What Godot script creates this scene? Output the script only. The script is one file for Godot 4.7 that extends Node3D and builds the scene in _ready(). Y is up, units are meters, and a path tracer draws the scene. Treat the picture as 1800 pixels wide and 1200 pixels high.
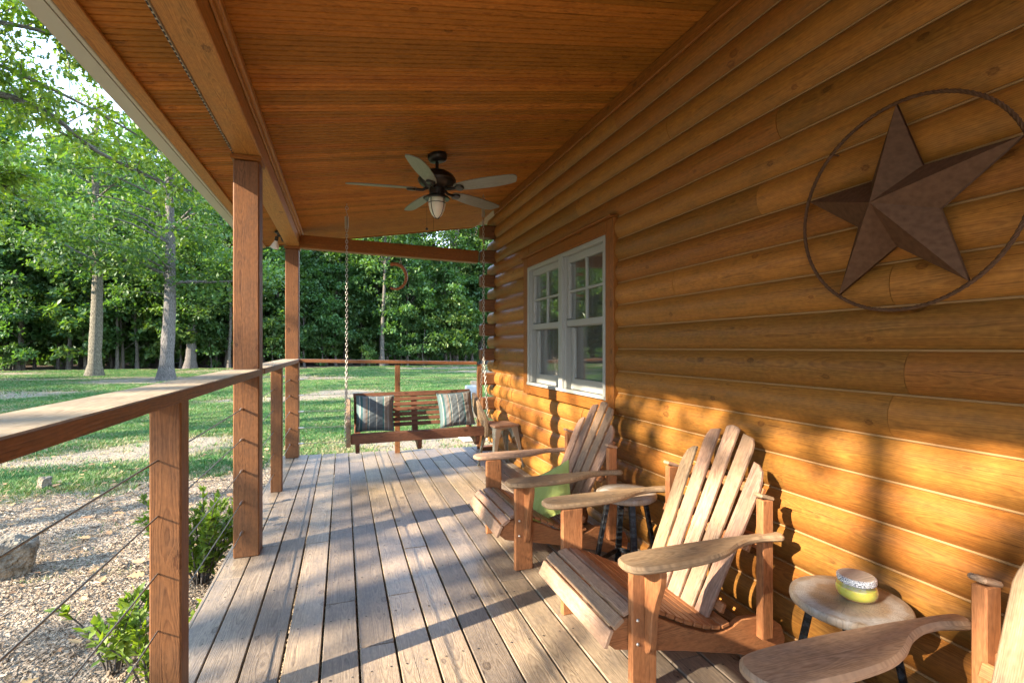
extends Node3D
# A log cabin's front porch with a cable railing, looking down the deck towards a lawn and woods.
# World: x runs from the railing (negative) to the log wall (positive), y is up, -z runs down the porch; F(x, y, ahead) turns "metres ahead" into -z.

const TU := 2.4      # metres of wood along the grain that one wood texture covers
const TV := 0.66     # metres across, in three lanes of 0.22 m
const GROUND := -0.5
const COURSE := 0.15
const SEAM0 := 1.24
const WALL_X := 1.79
const BULGE := 0.043

var rng := RandomNumberGenerator.new()
var used := {}
var M := {}
var T := {}

func F(x: float, y: float, ahead: float) -> Vector3:
	return Vector3(x, y, -ahead)

func ceiling_y(x: float) -> float:
	return 2.652 + 0.168 * x

func end_ahead(x: float) -> float:
	return 6.05 - 0.085 * (x + 0.6)

# ------------------------------------------------------------------ mesh builder
class MB:
	var v := PackedVector3Array()
	var n := PackedVector3Array()
	var uv := PackedVector2Array()
	var c := PackedColorArray()
	var ix := PackedInt32Array()
	var tint := Color(1, 1, 1)
	var lane := 0
	var off := Vector2.ZERO
	var t := Transform3D.IDENTITY

	func vert(p: Vector3, nn: Vector3, q: Vector2) -> int:
		v.append(t * p)
		n.append((t.basis * nn).normalized())
		uv.append(q)
		c.append(tint)
		return v.size() - 1

	func tri_i(a: int, b: int, d: int) -> void:
		var want := n[a] + n[b] + n[d]
		if (v[d] - v[a]).cross(v[b] - v[a]).dot(want) < 0.0:
			ix.append_array(PackedInt32Array([a, d, b]))
		else:
			ix.append_array(PackedInt32Array([a, b, d]))

	func quad_i(a: int, b: int, d: int, e: int) -> void:
		tri_i(a, b, d)
		tri_i(a, d, e)

	func flat_quad(a: Vector3, b: Vector3, d: Vector3, e: Vector3, nn: Vector3, qa: Vector2, qb: Vector2, qd: Vector2, qe: Vector2) -> void:
		quad_i(vert(a, nn, qa), vert(b, nn, qb), vert(d, nn, qd), vert(e, nn, qe))

	func wood_uv(p: Vector3, face: int, grain: int) -> Vector2:
		var ln := (lane + face) % 3
		if face == grain:
			var a := (grain + 1) % 3
			var b := (grain + 2) % 3
			return Vector2(off.x + p[a] * 0.3, (ln + 0.5) / 3.0 + clampf(p[b], -0.1, 0.1) / 0.66)
		var o := 3 - face - grain
		return Vector2(off.x + 0.37 * face + p[grain] / 2.4, (ln + 0.5) / 3.0 + off.y + clampf(p[o], -0.105, 0.105) / 0.66)

	# a chamfered board: SIZE about AT, the grain along axis GRAIN
	func board(at: Vector3, size: Vector3, grain: int, bevel := 0.004) -> void:
		var h := size * 0.5
		var b := minf(bevel, minf(h.x, minf(h.y, h.z)) * 0.9)
		for ax in 3:
			var o1 := (ax + 1) % 3
			var o2 := (ax + 2) % 3
			for s in [-1.0, 1.0]:
				var nn := Vector3.ZERO
				nn[ax] = s
				var ids := []
				for k in [[-1, -1], [1, -1], [1, 1], [-1, 1]]:
					var p := Vector3.ZERO
					p[ax] = s * h[ax]
					p[o1] = k[0] * (h[o1] - b)
					p[o2] = k[1] * (h[o2] - b)
					ids.append(vert(at + p, nn, wood_uv(p, ax, grain)))
				quad_i(ids[0], ids[1], ids[2], ids[3])
		# edges
		for ax in 3:
			var o1 := (ax + 1) % 3
			var o2 := (ax + 2) % 3
			for s1 in [-1.0, 1.0]:
				for s2 in [-1.0, 1.0]:
					var nn := Vector3.ZERO
					nn[o1] = s1
					nn[o2] = s2
					var ids := []
					for k in [[-1, 0], [1, 0], [1, 1], [-1, 1]]:
						var p := Vector3.ZERO
						p[ax] = k[0] * (h[ax] - b)
						p[o1] = s1 * (h[o1] - (b if k[1] == 1 else 0.0))
						p[o2] = s2 * (h[o2] - (0.0 if k[1] == 1 else b))
						ids.append(vert(at + p, nn, wood_uv(p, o1 if ax == grain or o2 == grain else o2, grain)))
					quad_i(ids[0], ids[1], ids[2], ids[3])
		for sx in [-1.0, 1.0]:
			for sy in [-1.0, 1.0]:
				for sz in [-1.0, 1.0]:
					var nn := Vector3(sx, sy, sz)
					var p1 := Vector3(sx * h.x, sy * (h.y - b), sz * (h.z - b))
					var p2 := Vector3(sx * (h.x - b), sy * h.y, sz * (h.z - b))
					var p3 := Vector3(sx * (h.x - b), sy * (h.y - b), sz * h.z)
					tri_i(vert(at + p1, nn, wood_uv(p1, (grain + 1) % 3, grain)), vert(at + p2, nn, wood_uv(p2, (grain + 1) % 3, grain)), vert(at + p3, nn, wood_uv(p3, (grain + 1) % 3, grain)))

	# a plate: POLY in the local xy plane, THICK along z, edges eased by BEVEL; the grain along x, or along y when UPRIGHT
	func plate(poly: PackedVector2Array, thick: float, bevel := 0.004, upright := false) -> void:
		var count := poly.size()
		var area := 0.0
		for i in count:
			area += poly[i].cross(poly[(i + 1) % count])
		var pts := poly.duplicate()
		if area < 0.0:
			pts.reverse()
		var en := []
		for i in count:
			var d := (pts[(i + 1) % count] - pts[i]).normalized()
			en.append(Vector2(d.y, -d.x))
		var inner := PackedVector2Array()
		for i in count:
			var m: Vector2 = (en[i] + en[(i + count - 1) % count]).normalized()
			var k: float = maxf(0.5, m.dot(en[i]))
			inner.append(pts[i] - m * bevel / k)
		var faces := Geometry2D.triangulate_polygon(inner)
		var q := func(p: Vector2, z: float) -> Vector2:
			if upright:
				return Vector2(off.x + p.y / 2.4, (lane + 0.5) / 3.0 + (p.x + z) / 0.66)
			return Vector2(off.x + p.x / 2.4, (lane + 0.5) / 3.0 + (p.y + z) / 0.66)
		for s in [-1.0, 1.0]:
			var base := v.size()
			for p in inner:
				vert(Vector3(p.x, p.y, s * thick * 0.5), Vector3(0, 0, s), q.call(p, 0.0))
			for k in range(0, faces.size(), 3):
				tri_i(base + faces[k], base + faces[k + 1], base + faces[k + 2])
		for i in count:
			var j := (i + 1) % count
			var na: Vector2 = en[i]
			var nb: Vector2 = en[i]
			if en[i].dot(en[(i + count - 1) % count]) > 0.7:
				na = (en[i] + en[(i + count - 1) % count]).normalized()
			if en[i].dot(en[j]) > 0.7:
				nb = (en[i] + en[j]).normalized()
			var rows := [[inner[i], inner[j], -thick * 0.5, -0.7], [pts[i], pts[j], -thick * 0.5 + bevel, 0.0], [pts[i], pts[j], thick * 0.5 - bevel, 0.0], [inner[i], inner[j], thick * 0.5, 0.7]]
			for r in 3:
				var lo: Array = rows[r]
				var hi: Array = rows[r + 1]
				var z: float = 0.0 if r == 1 else (-1.0 if r == 0 else 1.0)
				var a := vert(Vector3(lo[0].x, lo[0].y, lo[2]), Vector3(na.x, na.y, z), q.call(lo[0], lo[2]))
				var b := vert(Vector3(lo[1].x, lo[1].y, lo[2]), Vector3(nb.x, nb.y, z), q.call(lo[1], lo[2]))
				var d := vert(Vector3(hi[1].x, hi[1].y, hi[2]), Vector3(nb.x, nb.y, z), q.call(hi[1], hi[2]))
				var e := vert(Vector3(hi[0].x, hi[0].y, hi[2]), Vector3(na.x, na.y, z), q.call(hi[0], hi[2]))
				quad_i(a, b, d, e)

	# PROFILE of (radius, height) turned about the local y axis
	func lathe(profile: Array, segs := 24, a0 := 0.0, a1 := TAU) -> void:
		var nrm := []
		for i in profile.size() - 1:
			var d: Vector2 = (profile[i + 1] - profile[i]).normalized()
			nrm.append(Vector2(d.y, -d.x))
		for i in profile.size() - 1:
			var na: Vector2 = nrm[i]
			var nb: Vector2 = nrm[i]
			if i > 0 and nrm[i].dot(nrm[i - 1]) > 0.75:
				na = (nrm[i] + nrm[i - 1]).normalized()
			if i < nrm.size() - 1 and nrm[i].dot(nrm[i + 1]) > 0.75:
				nb = (nrm[i] + nrm[i + 1]).normalized()
			var p: Vector2 = profile[i]
			var r: Vector2 = profile[i + 1]
			var last := [-1, -1]
			for k in segs + 1:
				var a := lerpf(a0, a1, float(k) / segs)
				var cs := cos(a)
				var sn := sin(a)
				var lo := vert(Vector3(p.x * cs, p.y, p.x * sn), Vector3(na.x * cs, na.y, na.x * sn), Vector2(0.5 + p.x * cs, 0.5 + p.x * sn) if absf(na.y) > 0.8 else Vector2(a * p.x, p.y))
				var hi := vert(Vector3(r.x * cs, r.y, r.x * sn), Vector3(nb.x * cs, nb.y, nb.x * sn), Vector2(0.5 + r.x * cs, 0.5 + r.x * sn) if absf(nb.y) > 0.8 else Vector2(a * r.x, r.y))
				if k > 0:
					if p.x > 1e-6:
						tri_i(last[0], lo, hi)
					if r.x > 1e-6:
						tri_i(last[0], hi, last[1])
				last = [lo, hi]

	# a round bar along PTS; RADII is one number or one per point
	func tube(pts: Array, radii, segs := 8, closed := false, caps := true) -> void:
		var count := pts.size()
		var up := Vector3.UP
		var rings := []
		var run := 0.0
		for i in count:
			var d: Vector3
			if closed:
				d = (pts[(i + 1) % count] - pts[(i + count - 1) % count]).normalized()
			else:
				d = (pts[mini(i + 1, count - 1)] - pts[maxi(i - 1, 0)]).normalized()
			if i == 0:
				up = Vector3.UP if absf(d.y) < 0.9 else Vector3.RIGHT
			var side := d.cross(up).normalized()
			up = side.cross(d).normalized()
			var r: float = radii[i] if radii is Array else radii
			if i > 0:
				run += pts[i].distance_to(pts[i - 1])
			var ids := []
			for k in segs + 1:
				var a := TAU * k / segs
				var nn := side * cos(a) + up * sin(a)
				ids.append(vert(pts[i] + nn * r, nn, Vector2(a * r, run)))
			rings.append(ids)
		for i in (count if closed else count - 1):
			var ra: Array = rings[i]
			var rb: Array = rings[(i + 1) % count]
			for k in segs:
				quad_i(ra[k], ra[k + 1], rb[k + 1], rb[k])
		if caps and not closed:
			for e in [0, count - 1]:
				var d: Vector3 = (pts[0] - pts[1]).normalized() if e == 0 else (pts[count - 1] - pts[count - 2]).normalized()
				var mid := vert(pts[e], d, Vector2.ZERO)
				var first := v.size()
				for k in segs + 1:
					vert(t.affine_inverse() * v[rings[e][k]], d, Vector2.ZERO)
				for k in segs:
					tri_i(mid, first + k, first + k + 1)

	func mesh(m: Material = null) -> ArrayMesh:
		var arr := []
		arr.resize(Mesh.ARRAY_MAX)
		arr[Mesh.ARRAY_VERTEX] = v
		arr[Mesh.ARRAY_NORMAL] = n
		arr[Mesh.ARRAY_TEX_UV] = uv
		arr[Mesh.ARRAY_COLOR] = c
		arr[Mesh.ARRAY_INDEX] = ix
		var out := ArrayMesh.new()
		out.add_surface_from_arrays(Mesh.PRIMITIVE_TRIANGLES, arr)
		if m:
			out.surface_set_material(0, m)
		return out

func mb(lane := -1) -> MB:
	var b := MB.new()
	b.lane = rng.randi() % 3 if lane < 0 else lane
	b.off = Vector2(rng.randf(), rng.randf_range(-0.02, 0.02))
	return b

func numbered(called: String) -> String:
	if not used.has(called):
		used[called] = 0
		return called
	used[called] += 1
	return "%s_%03d" % [called, used[called]]

func put(b: MB, called: String, m: Material, parent: Node3D) -> MeshInstance3D:
	return put_mesh(b.mesh(), called, m, parent)

func put_mesh(me: Mesh, called: String, m: Material, parent: Node3D) -> MeshInstance3D:
	var o := MeshInstance3D.new()
	o.name = called if parent != self else numbered(called)
	o.mesh = me
	o.material_override = m
	parent.add_child(o, true)
	return o

func tag(o: Node3D, label: String, category := "", group := "", kind := "") -> Node3D:
	if label:
		o.set_meta("label", label)
	if category:
		o.set_meta("category", category)
	if group:
		o.set_meta("group", group)
	if kind:
		o.set_meta("kind", kind)
	return o

func thing(called: String, label: String, category: String, at := Vector3.ZERO, turn := 0.0, group := "") -> Node3D:
	var o := Node3D.new()
	o.name = numbered(called)
	add_child(o)
	o.position = at
	o.rotation.y = turn
	tag(o, label, category, group)
	return o

func part_node(called: String, parent: Node3D, at := Vector3.ZERO) -> Node3D:
	var o := Node3D.new()
	o.name = called
	o.position = at
	parent.add_child(o, true)
	return o

func smooth_loop(pts: Array, per: int) -> PackedVector2Array:
	var out := PackedVector2Array()
	var count := pts.size()
	for i in count:
		var a: Vector2 = pts[(i + count - 1) % count]
		var b: Vector2 = pts[i]
		var c: Vector2 = pts[(i + 1) % count]
		var d: Vector2 = pts[(i + 2) % count]
		for k in per:
			out.append(b.cubic_interpolate(c, a, d, float(k) / per))
	return out

func smooth_path(pts: Array, per: int) -> Array:
	var out := []
	for i in pts.size() - 1:
		var a: Vector3 = pts[maxi(i - 1, 0)]
		var b: Vector3 = pts[i]
		var c: Vector3 = pts[i + 1]
		var d: Vector3 = pts[mini(i + 2, pts.size() - 1)]
		for k in per:
			out.append(b.cubic_interpolate(c, a, d, float(k) / per))
	out.append(pts[-1])
	return out

# ------------------------------------------------------------------ textures
func noise(kind: int, freq: float, octaves: int, seed_is: int) -> FastNoiseLite:
	var f := FastNoiseLite.new()
	f.noise_type = kind
	f.frequency = freq
	f.seed = seed_is
	f.fractal_octaves = octaves
	return f

# Darkness of the grain, 0 to 255: growth rings of three logs cut lengthwise, with fibres and knots. Repeats along u.
func grain_map(w: int, h: int, ring: float, knots_per_lane: int, seed_is: int, fibre := 0.35, crack_depth := 0.8) -> PackedByteArray:
	var r := RandomNumberGenerator.new()
	r.seed = seed_is
	var warp := noise(FastNoiseLite.TYPE_SIMPLEX, 1.0, 2, seed_is)
	var fib := noise(FastNoiseLite.TYPE_SIMPLEX, 1.0, 2, seed_is + 9)
	var out := PackedByteArray()
	out.resize(w * h)
	var lanes := []
	for l in 3:
		var knots := []
		for k in knots_per_lane:
			knots.append([r.randf() * TU, r.randf_range(-0.075, 0.075), 0.005 + 0.013 * pow(r.randf(), 1.6)])
		# drying checks: thin cracks along the grain
		var cracks := []
		for k in 4:
			cracks.append([r.randf() * TU, r.randf_range(0.12, 0.4), r.randf_range(-0.08, 0.08), r.randf_range(0.0007, 0.0014)])
		lanes.append([r.randf_range(-0.05, 0.05), r.randf_range(0.012, 0.06), knots, cracks])
	for x in w:
		var a := TAU * x / w
		var cu := cos(a) * 0.6
		var su := sin(a) * 0.6
		var u := TU * x / w
		for y in h:
			var l := mini(y * 3 / h, 2)
			var ln: Array = lanes[l]
			var across := (float(y) / h * 3.0 - l - 0.5) * 0.22
			var wob := warp.get_noise_3d(cu * 1.1, su * 1.1, l * 7.0 + across * 2.0)
			var dy: float = across - ln[0] + wob * 0.009
			var dz: float = ln[1] + wob * 0.014
			var dark := 0.0
			var push := 0.0
			var fb := fib.get_noise_3d(cu * 14.0, su * 14.0, across * 420.0 + l * 50.0)
			var streak := fib.get_noise_3d(cu * 2.2 + 40.0, su * 2.2, across * 75.0 + l * 31.0)
			for k in ln[2]:
				var ku: float = u - k[0]
				if ku > TU * 0.5: ku -= TU
				elif ku < -TU * 0.5: ku += TU
				var kv: float = across - k[1]
				var d2: float = (ku * ku * 0.4 + kv * kv) * (1.0 + 0.7 * fb + 0.5 * streak)
				var rr: float = k[2]
				if d2 < rr * rr * 12.0:
					push += 2.2 * exp(-d2 / (rr * rr * 2.2))
					if d2 < rr * rr:
						var dd: float = sqrt(d2) / rr
						dark = maxf(dark, (0.35 + 0.6 * smoothstep(0.45, 0.9, dd)) * (1.0 - 0.6 * smoothstep(0.9, 1.0, dd)) + 0.12 * sin(dd * 16.0))
			for k in ln[3]:
				var cu2: float = absf(u - k[0])
				if cu2 > TU * 0.5: cu2 = TU - cu2
				if cu2 < k[1] and absf(across - k[2] - wob * 0.012) < k[3] * (1.0 - cu2 / k[1]) + 0.0002:
					dark = maxf(dark, crack_depth)
			var ph: float = sqrt(dy * dy + dz * dz) / ring + push + wob * 0.3
			var s: float = ph - floorf(ph)
			var g: float = s * s * (1.0 if s < 0.86 else (1.0 - s) / 0.14)
			g = clampf(0.6 * g + fibre * (fb * 0.6 + 0.35) + 0.22 * streak + 0.03 + dark, 0.0, 1.0)
			out[y * w + x] = int(g * 255.0)
	return out

# the grain map in colour: LIGHT to DARK (linear), over blotches that drift between BLOTCH_A and BLOTCH_B
func wood_color(g: PackedByteArray, w: int, h: int, light: Color, dark: Color, blotch: Color, amount: float, seed_is: int) -> ImageTexture:
	var bl := noise(FastNoiseLite.TYPE_SIMPLEX, 0.012, 3, seed_is).get_seamless_image(w, h, false, false, 0.15, true)
	var fine := noise(FastNoiseLite.TYPE_SIMPLEX, 0.06, 3, seed_is + 4).get_seamless_image(w, h, false, false, 0.15, true)
	var bd := bl.get_data()
	var fd := fine.get_data()
	var out := PackedByteArray()
	out.resize(w * h * 3)
	var lut := []
	for i in 4096:
		lut.append(int(clampf(pow(i / 4095.0, 1.0 / 2.2), 0.0, 1.0) * 255.0))
	for i in w * h:
		var k := g[i] / 255.0
		var b := (bd[i] / 255.0 - 0.35) * 1.6 * amount
		b = 0.0 if b < 0.0 else (1.0 if b > 1.0 else b)
		var f := 0.86 + 0.28 * fd[i] / 255.0
		var r1 := (light.r + (dark.r - light.r) * k)
		var g1 := (light.g + (dark.g - light.g) * k)
		var b1 := (light.b + (dark.b - light.b) * k)
		out[i * 3] = lut[mini(4095, int((r1 + (blotch.r * (1.2 - k) - r1) * b) * f * 4095.0))]
		out[i * 3 + 1] = lut[mini(4095, int((g1 + (blotch.g * (1.2 - k) - g1) * b) * f * 4095.0))]
		out[i * 3 + 2] = lut[mini(4095, int((b1 + (blotch.b * (1.2 - k) - b1) * b) * f * 4095.0))]
	return ImageTexture.create_from_image(Image.create_from_data(w, h, false, Image.FORMAT_RGB8, out))

func grey_texture(g: PackedByteArray, w: int, h: int) -> ImageTexture:
	return ImageTexture.create_from_image(Image.create_from_data(w, h, false, Image.FORMAT_L8, g))

func srgb(r: float, g: float, b: float) -> Color:
	return Color(r, g, b).linear_to_srgb()

func mat(called: String, c: Color, rough: float, spec := 0.5) -> StandardMaterial3D:
	var m := StandardMaterial3D.new()
	m.resource_name = called
	m.albedo_color = c.linear_to_srgb()
	m.roughness = rough
	m.metallic_specular = spec
	M[called] = m
	return m

func wood(called: String, tex: Texture2D, bump: Texture2D, rough: float, relief: float, tint := Color(1, 1, 1)) -> StandardMaterial3D:
	var m := mat(called, tint, rough, 0.3)
	m.albedo_texture = tex
	m.heightmap_enabled = relief > 0.0
	if relief > 0.0:
		m.heightmap_texture = bump
		m.heightmap_scale = relief
		m.heightmap_flip_texture = true
	return m

# speckle in colour from two noises, seamless
func speckle(w: int, freq: float, octaves: int, a: Color, b: Color, seed_is: int, sharp := 1.0) -> ImageTexture:
	var d := noise(FastNoiseLite.TYPE_SIMPLEX, freq, octaves, seed_is).get_seamless_image(w, w, false, false, 0.15, true).get_data()
	var out := PackedByteArray()
	out.resize(w * w * 3)
	for i in w * w:
		var k := clampf((d[i] / 255.0 - 0.5) * sharp + 0.5, 0.0, 1.0)
		var c := a.lerp(b, k).linear_to_srgb()
		out[i * 3] = int(c.r * 255.0)
		out[i * 3 + 1] = int(c.g * 255.0)
		out[i * 3 + 2] = int(c.b * 255.0)
	return ImageTexture.create_from_image(Image.create_from_data(w, w, false, Image.FORMAT_RGB8, out))

func grey_noise(w: int, freq: float, octaves: int, seed_is: int) -> ImageTexture:
	return ImageTexture.create_from_image(noise(FastNoiseLite.TYPE_SIMPLEX, freq, octaves, seed_is).get_seamless_image(w, w, false, false, 0.15, true))

func make_materials() -> void:
	var w := 1024
	var h := 512
	var pine := grain_map(w, h, 0.0062, 4, 11)
	var fir := grain_map(w, h, 0.0045, 3, 23, 0.45)
	var teak := grain_map(w, h, 0.0036, 0, 37, 0.6, 0.35)
	var pine_b := grey_texture(pine, w, h)
	var fir_b := grey_texture(fir, w, h)
	var teak_b := grey_texture(teak, w, h)
	var log_t := wood_color(pine, w, h, Color(0.375, 0.16, 0.027), Color(0.19, 0.066, 0.01), Color(0.24, 0.11, 0.022), 0.7, 3)
	var log_t2 := wood_color(fir, w, h, Color(0.355, 0.145, 0.024), Color(0.17, 0.058, 0.009), Color(0.27, 0.125, 0.024), 0.6, 8)
	var ceil_t := wood_color(fir, w, h, Color(0.42, 0.155, 0.018), Color(0.25, 0.082, 0.009), Color(0.32, 0.115, 0.014), 0.7, 5)
	var deck_t := wood_color(fir, w, h, Color(0.335, 0.26, 0.175), Color(0.115, 0.082, 0.052), Color(0.22, 0.175, 0.13), 0.8, 6)
	var post_t := wood_color(fir, w, h, Color(0.205, 0.085, 0.028), Color(0.09, 0.033, 0.011), Color(0.145, 0.064, 0.026), 0.7, 7)
	var grey_t := wood_color(teak, w, h, Color(0.40, 0.26, 0.155), Color(0.23, 0.135, 0.076), Color(0.31, 0.21, 0.14), 0.9, 12)
	var red_t := wood_color(teak, w, h, Color(0.41, 0.17, 0.062), Color(0.2, 0.07, 0.024), Color(0.32, 0.15, 0.065), 0.5, 13)
	var rail_t := wood_color(fir, w, h, Color(0.42, 0.335, 0.225), Color(0.25, 0.185, 0.115), Color(0.34, 0.26, 0.17), 0.9, 14)
	var swing_t := wood_color(fir, w, h, Color(0.165, 0.068, 0.034), Color(0.085, 0.033, 0.016), Color(0.13, 0.06, 0.032), 0.6, 15)
	for i in 4:
		var k: float = [1.0, 0.8, 1.16, 0.92][i]
		var warm: float = [1.0, 1.06, 0.97, 0.93][i]
		wood("log_stain_%d" % i, log_t if i % 2 == 0 else log_t2, pine_b if i % 2 == 0 else fir_b, 0.42, 0.06, Color(k, k * warm, k * warm))
		wood("ceiling_stain_%d" % i, ceil_t, fir_b, 0.55, 0.03, Color(k, k * warm, k)).metallic_specular = 0.22
		wood("deck_wood_%d" % i, deck_t, fir_b, [0.38, 0.44, 0.34, 0.46][i], 0.09, Color([1.0, 0.72, 1.16, 0.88][i], [0.97, 0.72, 1.12, 0.89][i], [0.92, 0.75, 1.06, 0.93][i])).metallic_specular = 0.5
		wood("chair_grey_%d" % i, grey_t, teak_b, 0.5, 0.04, Color(k, k * warm, k))
	wood("log_end", post_t, fir_b, 0.6, 0.05, Color(1.3, 1.2, 1.0))
	wood("post_stain", post_t, fir_b, 0.5, 0.06)
	wood("trim_stain", log_t2, fir_b, 0.42, 0.04, Color(0.8, 0.68, 0.62))
	wood("beam_stain", log_t2, fir_b, 0.45, 0.05, Color(1.25, 1.38, 1.7))
	wood("rail_weathered", rail_t, fir_b, 0.55, 0.06)
	wood("chair_red", red_t, teak_b, 0.45, 0.03)
	wood("swing_stain", swing_t, fir_b, 0.5, 0.05)
	wood("stool_wood", grey_t, teak_b, 0.5, 0.04, Color(0.85, 0.75, 0.72))
	# metals
	var rust := mat("rusted_iron", Color(1, 1, 1), 0.72)
	rust.albedo_texture = speckle(256, 0.07, 5, Color(0.085, 0.045, 0.025), Color(0.14, 0.075, 0.042), 51, 1.2)
	rust.metallic_specular = 0.15
	rust.uv1_triplanar = true
	rust.uv1_scale = Vector3(2.2, 2.2, 2.2)
	rust.heightmap_enabled = true
	rust.heightmap_texture = grey_noise(256, 0.08, 4, 52)
	rust.heightmap_scale = 0.06
	var bronze := mat("oil_rubbed_bronze", Color(0.035, 0.03, 0.026), 0.4)
	bronze.metallic = 0.6
	mat("black_steel", Color(0.035, 0.042, 0.05), 0.45)
	M.black_steel.albedo_texture = speckle(256, 0.04, 4, Color(0.75, 0.75, 0.75), Color(1.5, 1.6, 1.75), 55, 2.2)
	M.black_steel.albedo_color = srgb(0.04, 0.05, 0.062)
	M.black_steel.uv1_triplanar = true
	M.black_steel.uv1_scale = Vector3(3, 3, 3)
	M.black_steel.metallic = 0.4
	var galv := mat("galvanised_steel", Color(0.55, 0.53, 0.48), 0.35)
	galv.metallic = 0.9
	var chain := mat("chain_steel", Color(0.40, 0.36, 0.30), 0.4)
	chain.metallic = 0.85
	var cable := mat("cable_steel", Color(0.22, 0.2, 0.17), 0.4)
	cable.metallic = 0.8
	var sm := mat("stool_metal", Color(0.33, 0.32, 0.26), 0.4)
	sm.metallic = 0.55
	mat("slot_black", Color(0.01, 0.01, 0.01), 0.8)
	mat("nail_dark", Color(0.03, 0.027, 0.025), 0.6)
	# paint
	mat("window_paint", Color(0.30, 0.30, 0.265), 0.35)
	mat("tan_caulk", Color(0.33, 0.185, 0.07), 0.7)
	mat("gutter_paint", Color(0.40, 0.385, 0.32), 0.4)
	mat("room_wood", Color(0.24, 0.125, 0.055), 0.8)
	mat("roof_shingle", Color(0.09, 0.085, 0.08), 0.9)
	var blade := wood("fan_blade", T_plain(teak, w, h), teak_b, 0.4, 0.02, Color(0.21, 0.205, 0.165))
	blade.metallic_specular = 0.5
	var glass := mat("clear_glass", Color(0.75, 0.85, 0.8), 0.0)
	glass.transparency = BaseMaterial3D.TRANSPARENCY_ALPHA
	glass.albedo_color.a = 0.02
	var jar := mat("jar_glass", Color(0.92, 0.95, 0.9), 0.02)
	jar.transparency = BaseMaterial3D.TRANSPARENCY_ALPHA
	jar.albedo_color.a = 0.06
	var frost := mat("frosted_glass", Color(0.72, 0.66, 0.54), 0.5)
	frost.subsurf_scatter_enabled = true
	frost.subsurf_scatter_strength = 0.3
	var wax := mat("yellow_wax", Color(0.62, 0.56, 0.03), 0.4)
	wax.subsurf_scatter_enabled = true
	wax.subsurf_scatter_strength = 0.5
	mat("bulb_glass", Color(0.72, 0.7, 0.64), 0.12)
	var lid := mat("lid_rim", Color(1, 1, 1), 0.35)
	lid.albedo_texture = speckle(256, 0.05, 2, Color(0.06, 0.07, 0.09), Color(0.85, 0.83, 0.78), 61, 6.0)
	lid.uv1_triplanar = true
	lid.uv1_scale = Vector3(14, 14, 14)
	wood("lid_top", T_plain(teak, w, h), teak_b, 0.6, 0.05, Color(0.6, 0.49, 0.37))
	# cloth
	var green := mat("green_cloth", Color(0.36, 0.40, 0.10), 0.85)
	green.rim_enabled = true
	green.rim = 0.25
	green.heightmap_enabled = true
	green.heightmap_texture = grey_noise(256, 0.25, 2, 71)
	green.heightmap_scale = 0.05
	green.uv1_scale = Vector3(6, 6, 6)
	var striped := mat("striped_cloth", Color(1, 1, 1), 0.85)
	striped.albedo_texture = stripe_texture()
	striped.rim_enabled = true
	striped.rim = 0.15
	# outdoors
	var stone := mat("field_stone", Color(1, 1, 1), 0.9)
	stone.albedo_texture = speckle(256, 0.02, 5, Color(0.075, 0.062, 0.04), Color(0.25, 0.205, 0.14), 81, 1.5)
	stone.uv1_triplanar = true
	stone.uv1_scale = Vector3(1.6, 1.6, 1.6)
	stone.heightmap_enabled = true
	stone.heightmap_texture = grey_noise(256, 0.05, 5, 82)
	stone.heightmap_scale = 2.0
	var soil := mat("mulch_soil", Color(1, 1, 1), 0.95)
	soil.albedo_texture = speckle(512, 0.035, 5, Color(0.14, 0.10, 0.058), Color(0.40, 0.31, 0.21), 83, 1.7)
	soil.uv1_triplanar = true
	soil.uv1_scale = Vector3(1.1, 1.1, 1.1)
	soil.heightmap_enabled = true
	soil.heightmap_texture = grey_noise(512, 0.06, 5, 84)
	soil.heightmap_scale = 3.0
	var ground := mat("ground_cover", Color(1, 1, 1), 0.95)
	ground.vertex_color_use_as_albedo = true
	ground.albedo_texture = speckle(512, 0.05, 5, Color(0.5, 0.5, 0.45), Color(1, 1, 1), 85, 1.6)
	ground.uv1_triplanar = true
	ground.uv1_scale = Vector3(0.6, 0.6, 0.6)
	ground.heightmap_enabled = true
	ground.heightmap_texture = grey_noise(512, 0.08, 5, 86)
	ground.heightmap_scale = 5.0
	for nm in ["leaf", "grass_blade", "chip"]:
		var m := mat(nm, Color(1, 1, 1), 0.5 if nm == "leaf" else 0.8)
		m.vertex_color_use_as_albedo = true
		if nm != "chip":
			m.backlight_enabled = true
			m.backlight = Color(0.97, 1.0, 0.5) if nm == "leaf" else Color(0.6, 0.65, 0.3)
	for i in 3:
		var bark := mat("bark_%d" % i, Color(1, 1, 1), 0.95)
		var a: Color = [Color(0.06, 0.052, 0.036), Color(0.065, 0.058, 0.05), Color(0.06, 0.05, 0.04)][i]
		var b: Color = [Color(0.25, 0.22, 0.155), Color(0.22, 0.2, 0.175), Color(0.2, 0.175, 0.14)][i]
		bark.albedo_texture = speckle(256, 0.035, 5, a, b, 91 + i, 1.6)
		bark.uv1_scale = Vector3(2.6, 0.45, 1)
		bark.heightmap_enabled = true
		bark.heightmap_texture = grey_noise(256, 0.04, 4, 95 + i)
		bark.heightmap_scale = 3.0
	mat("box_grey", Color(0.33, 0.36, 0.37), 0.5)
	mat("pad_concrete", Color(0.55, 0.53, 0.48), 0.9)
	var slice := mat("slice_wood", Color(1, 1, 1), 0.5)
	slice.albedo_texture = slice_texture()
	wood("slice_edge", grey_t, teak_b, 0.7, 0.2, Color(1.25, 1.15, 1.0))

func T_plain(g: PackedByteArray, w: int, h: int) -> ImageTexture:
	var out := PackedByteArray()
	out.resize(w * h)
	for i in w * h:
		out[i] = 255 - g[i] / 4
	return grey_texture(out, w, h)

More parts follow.
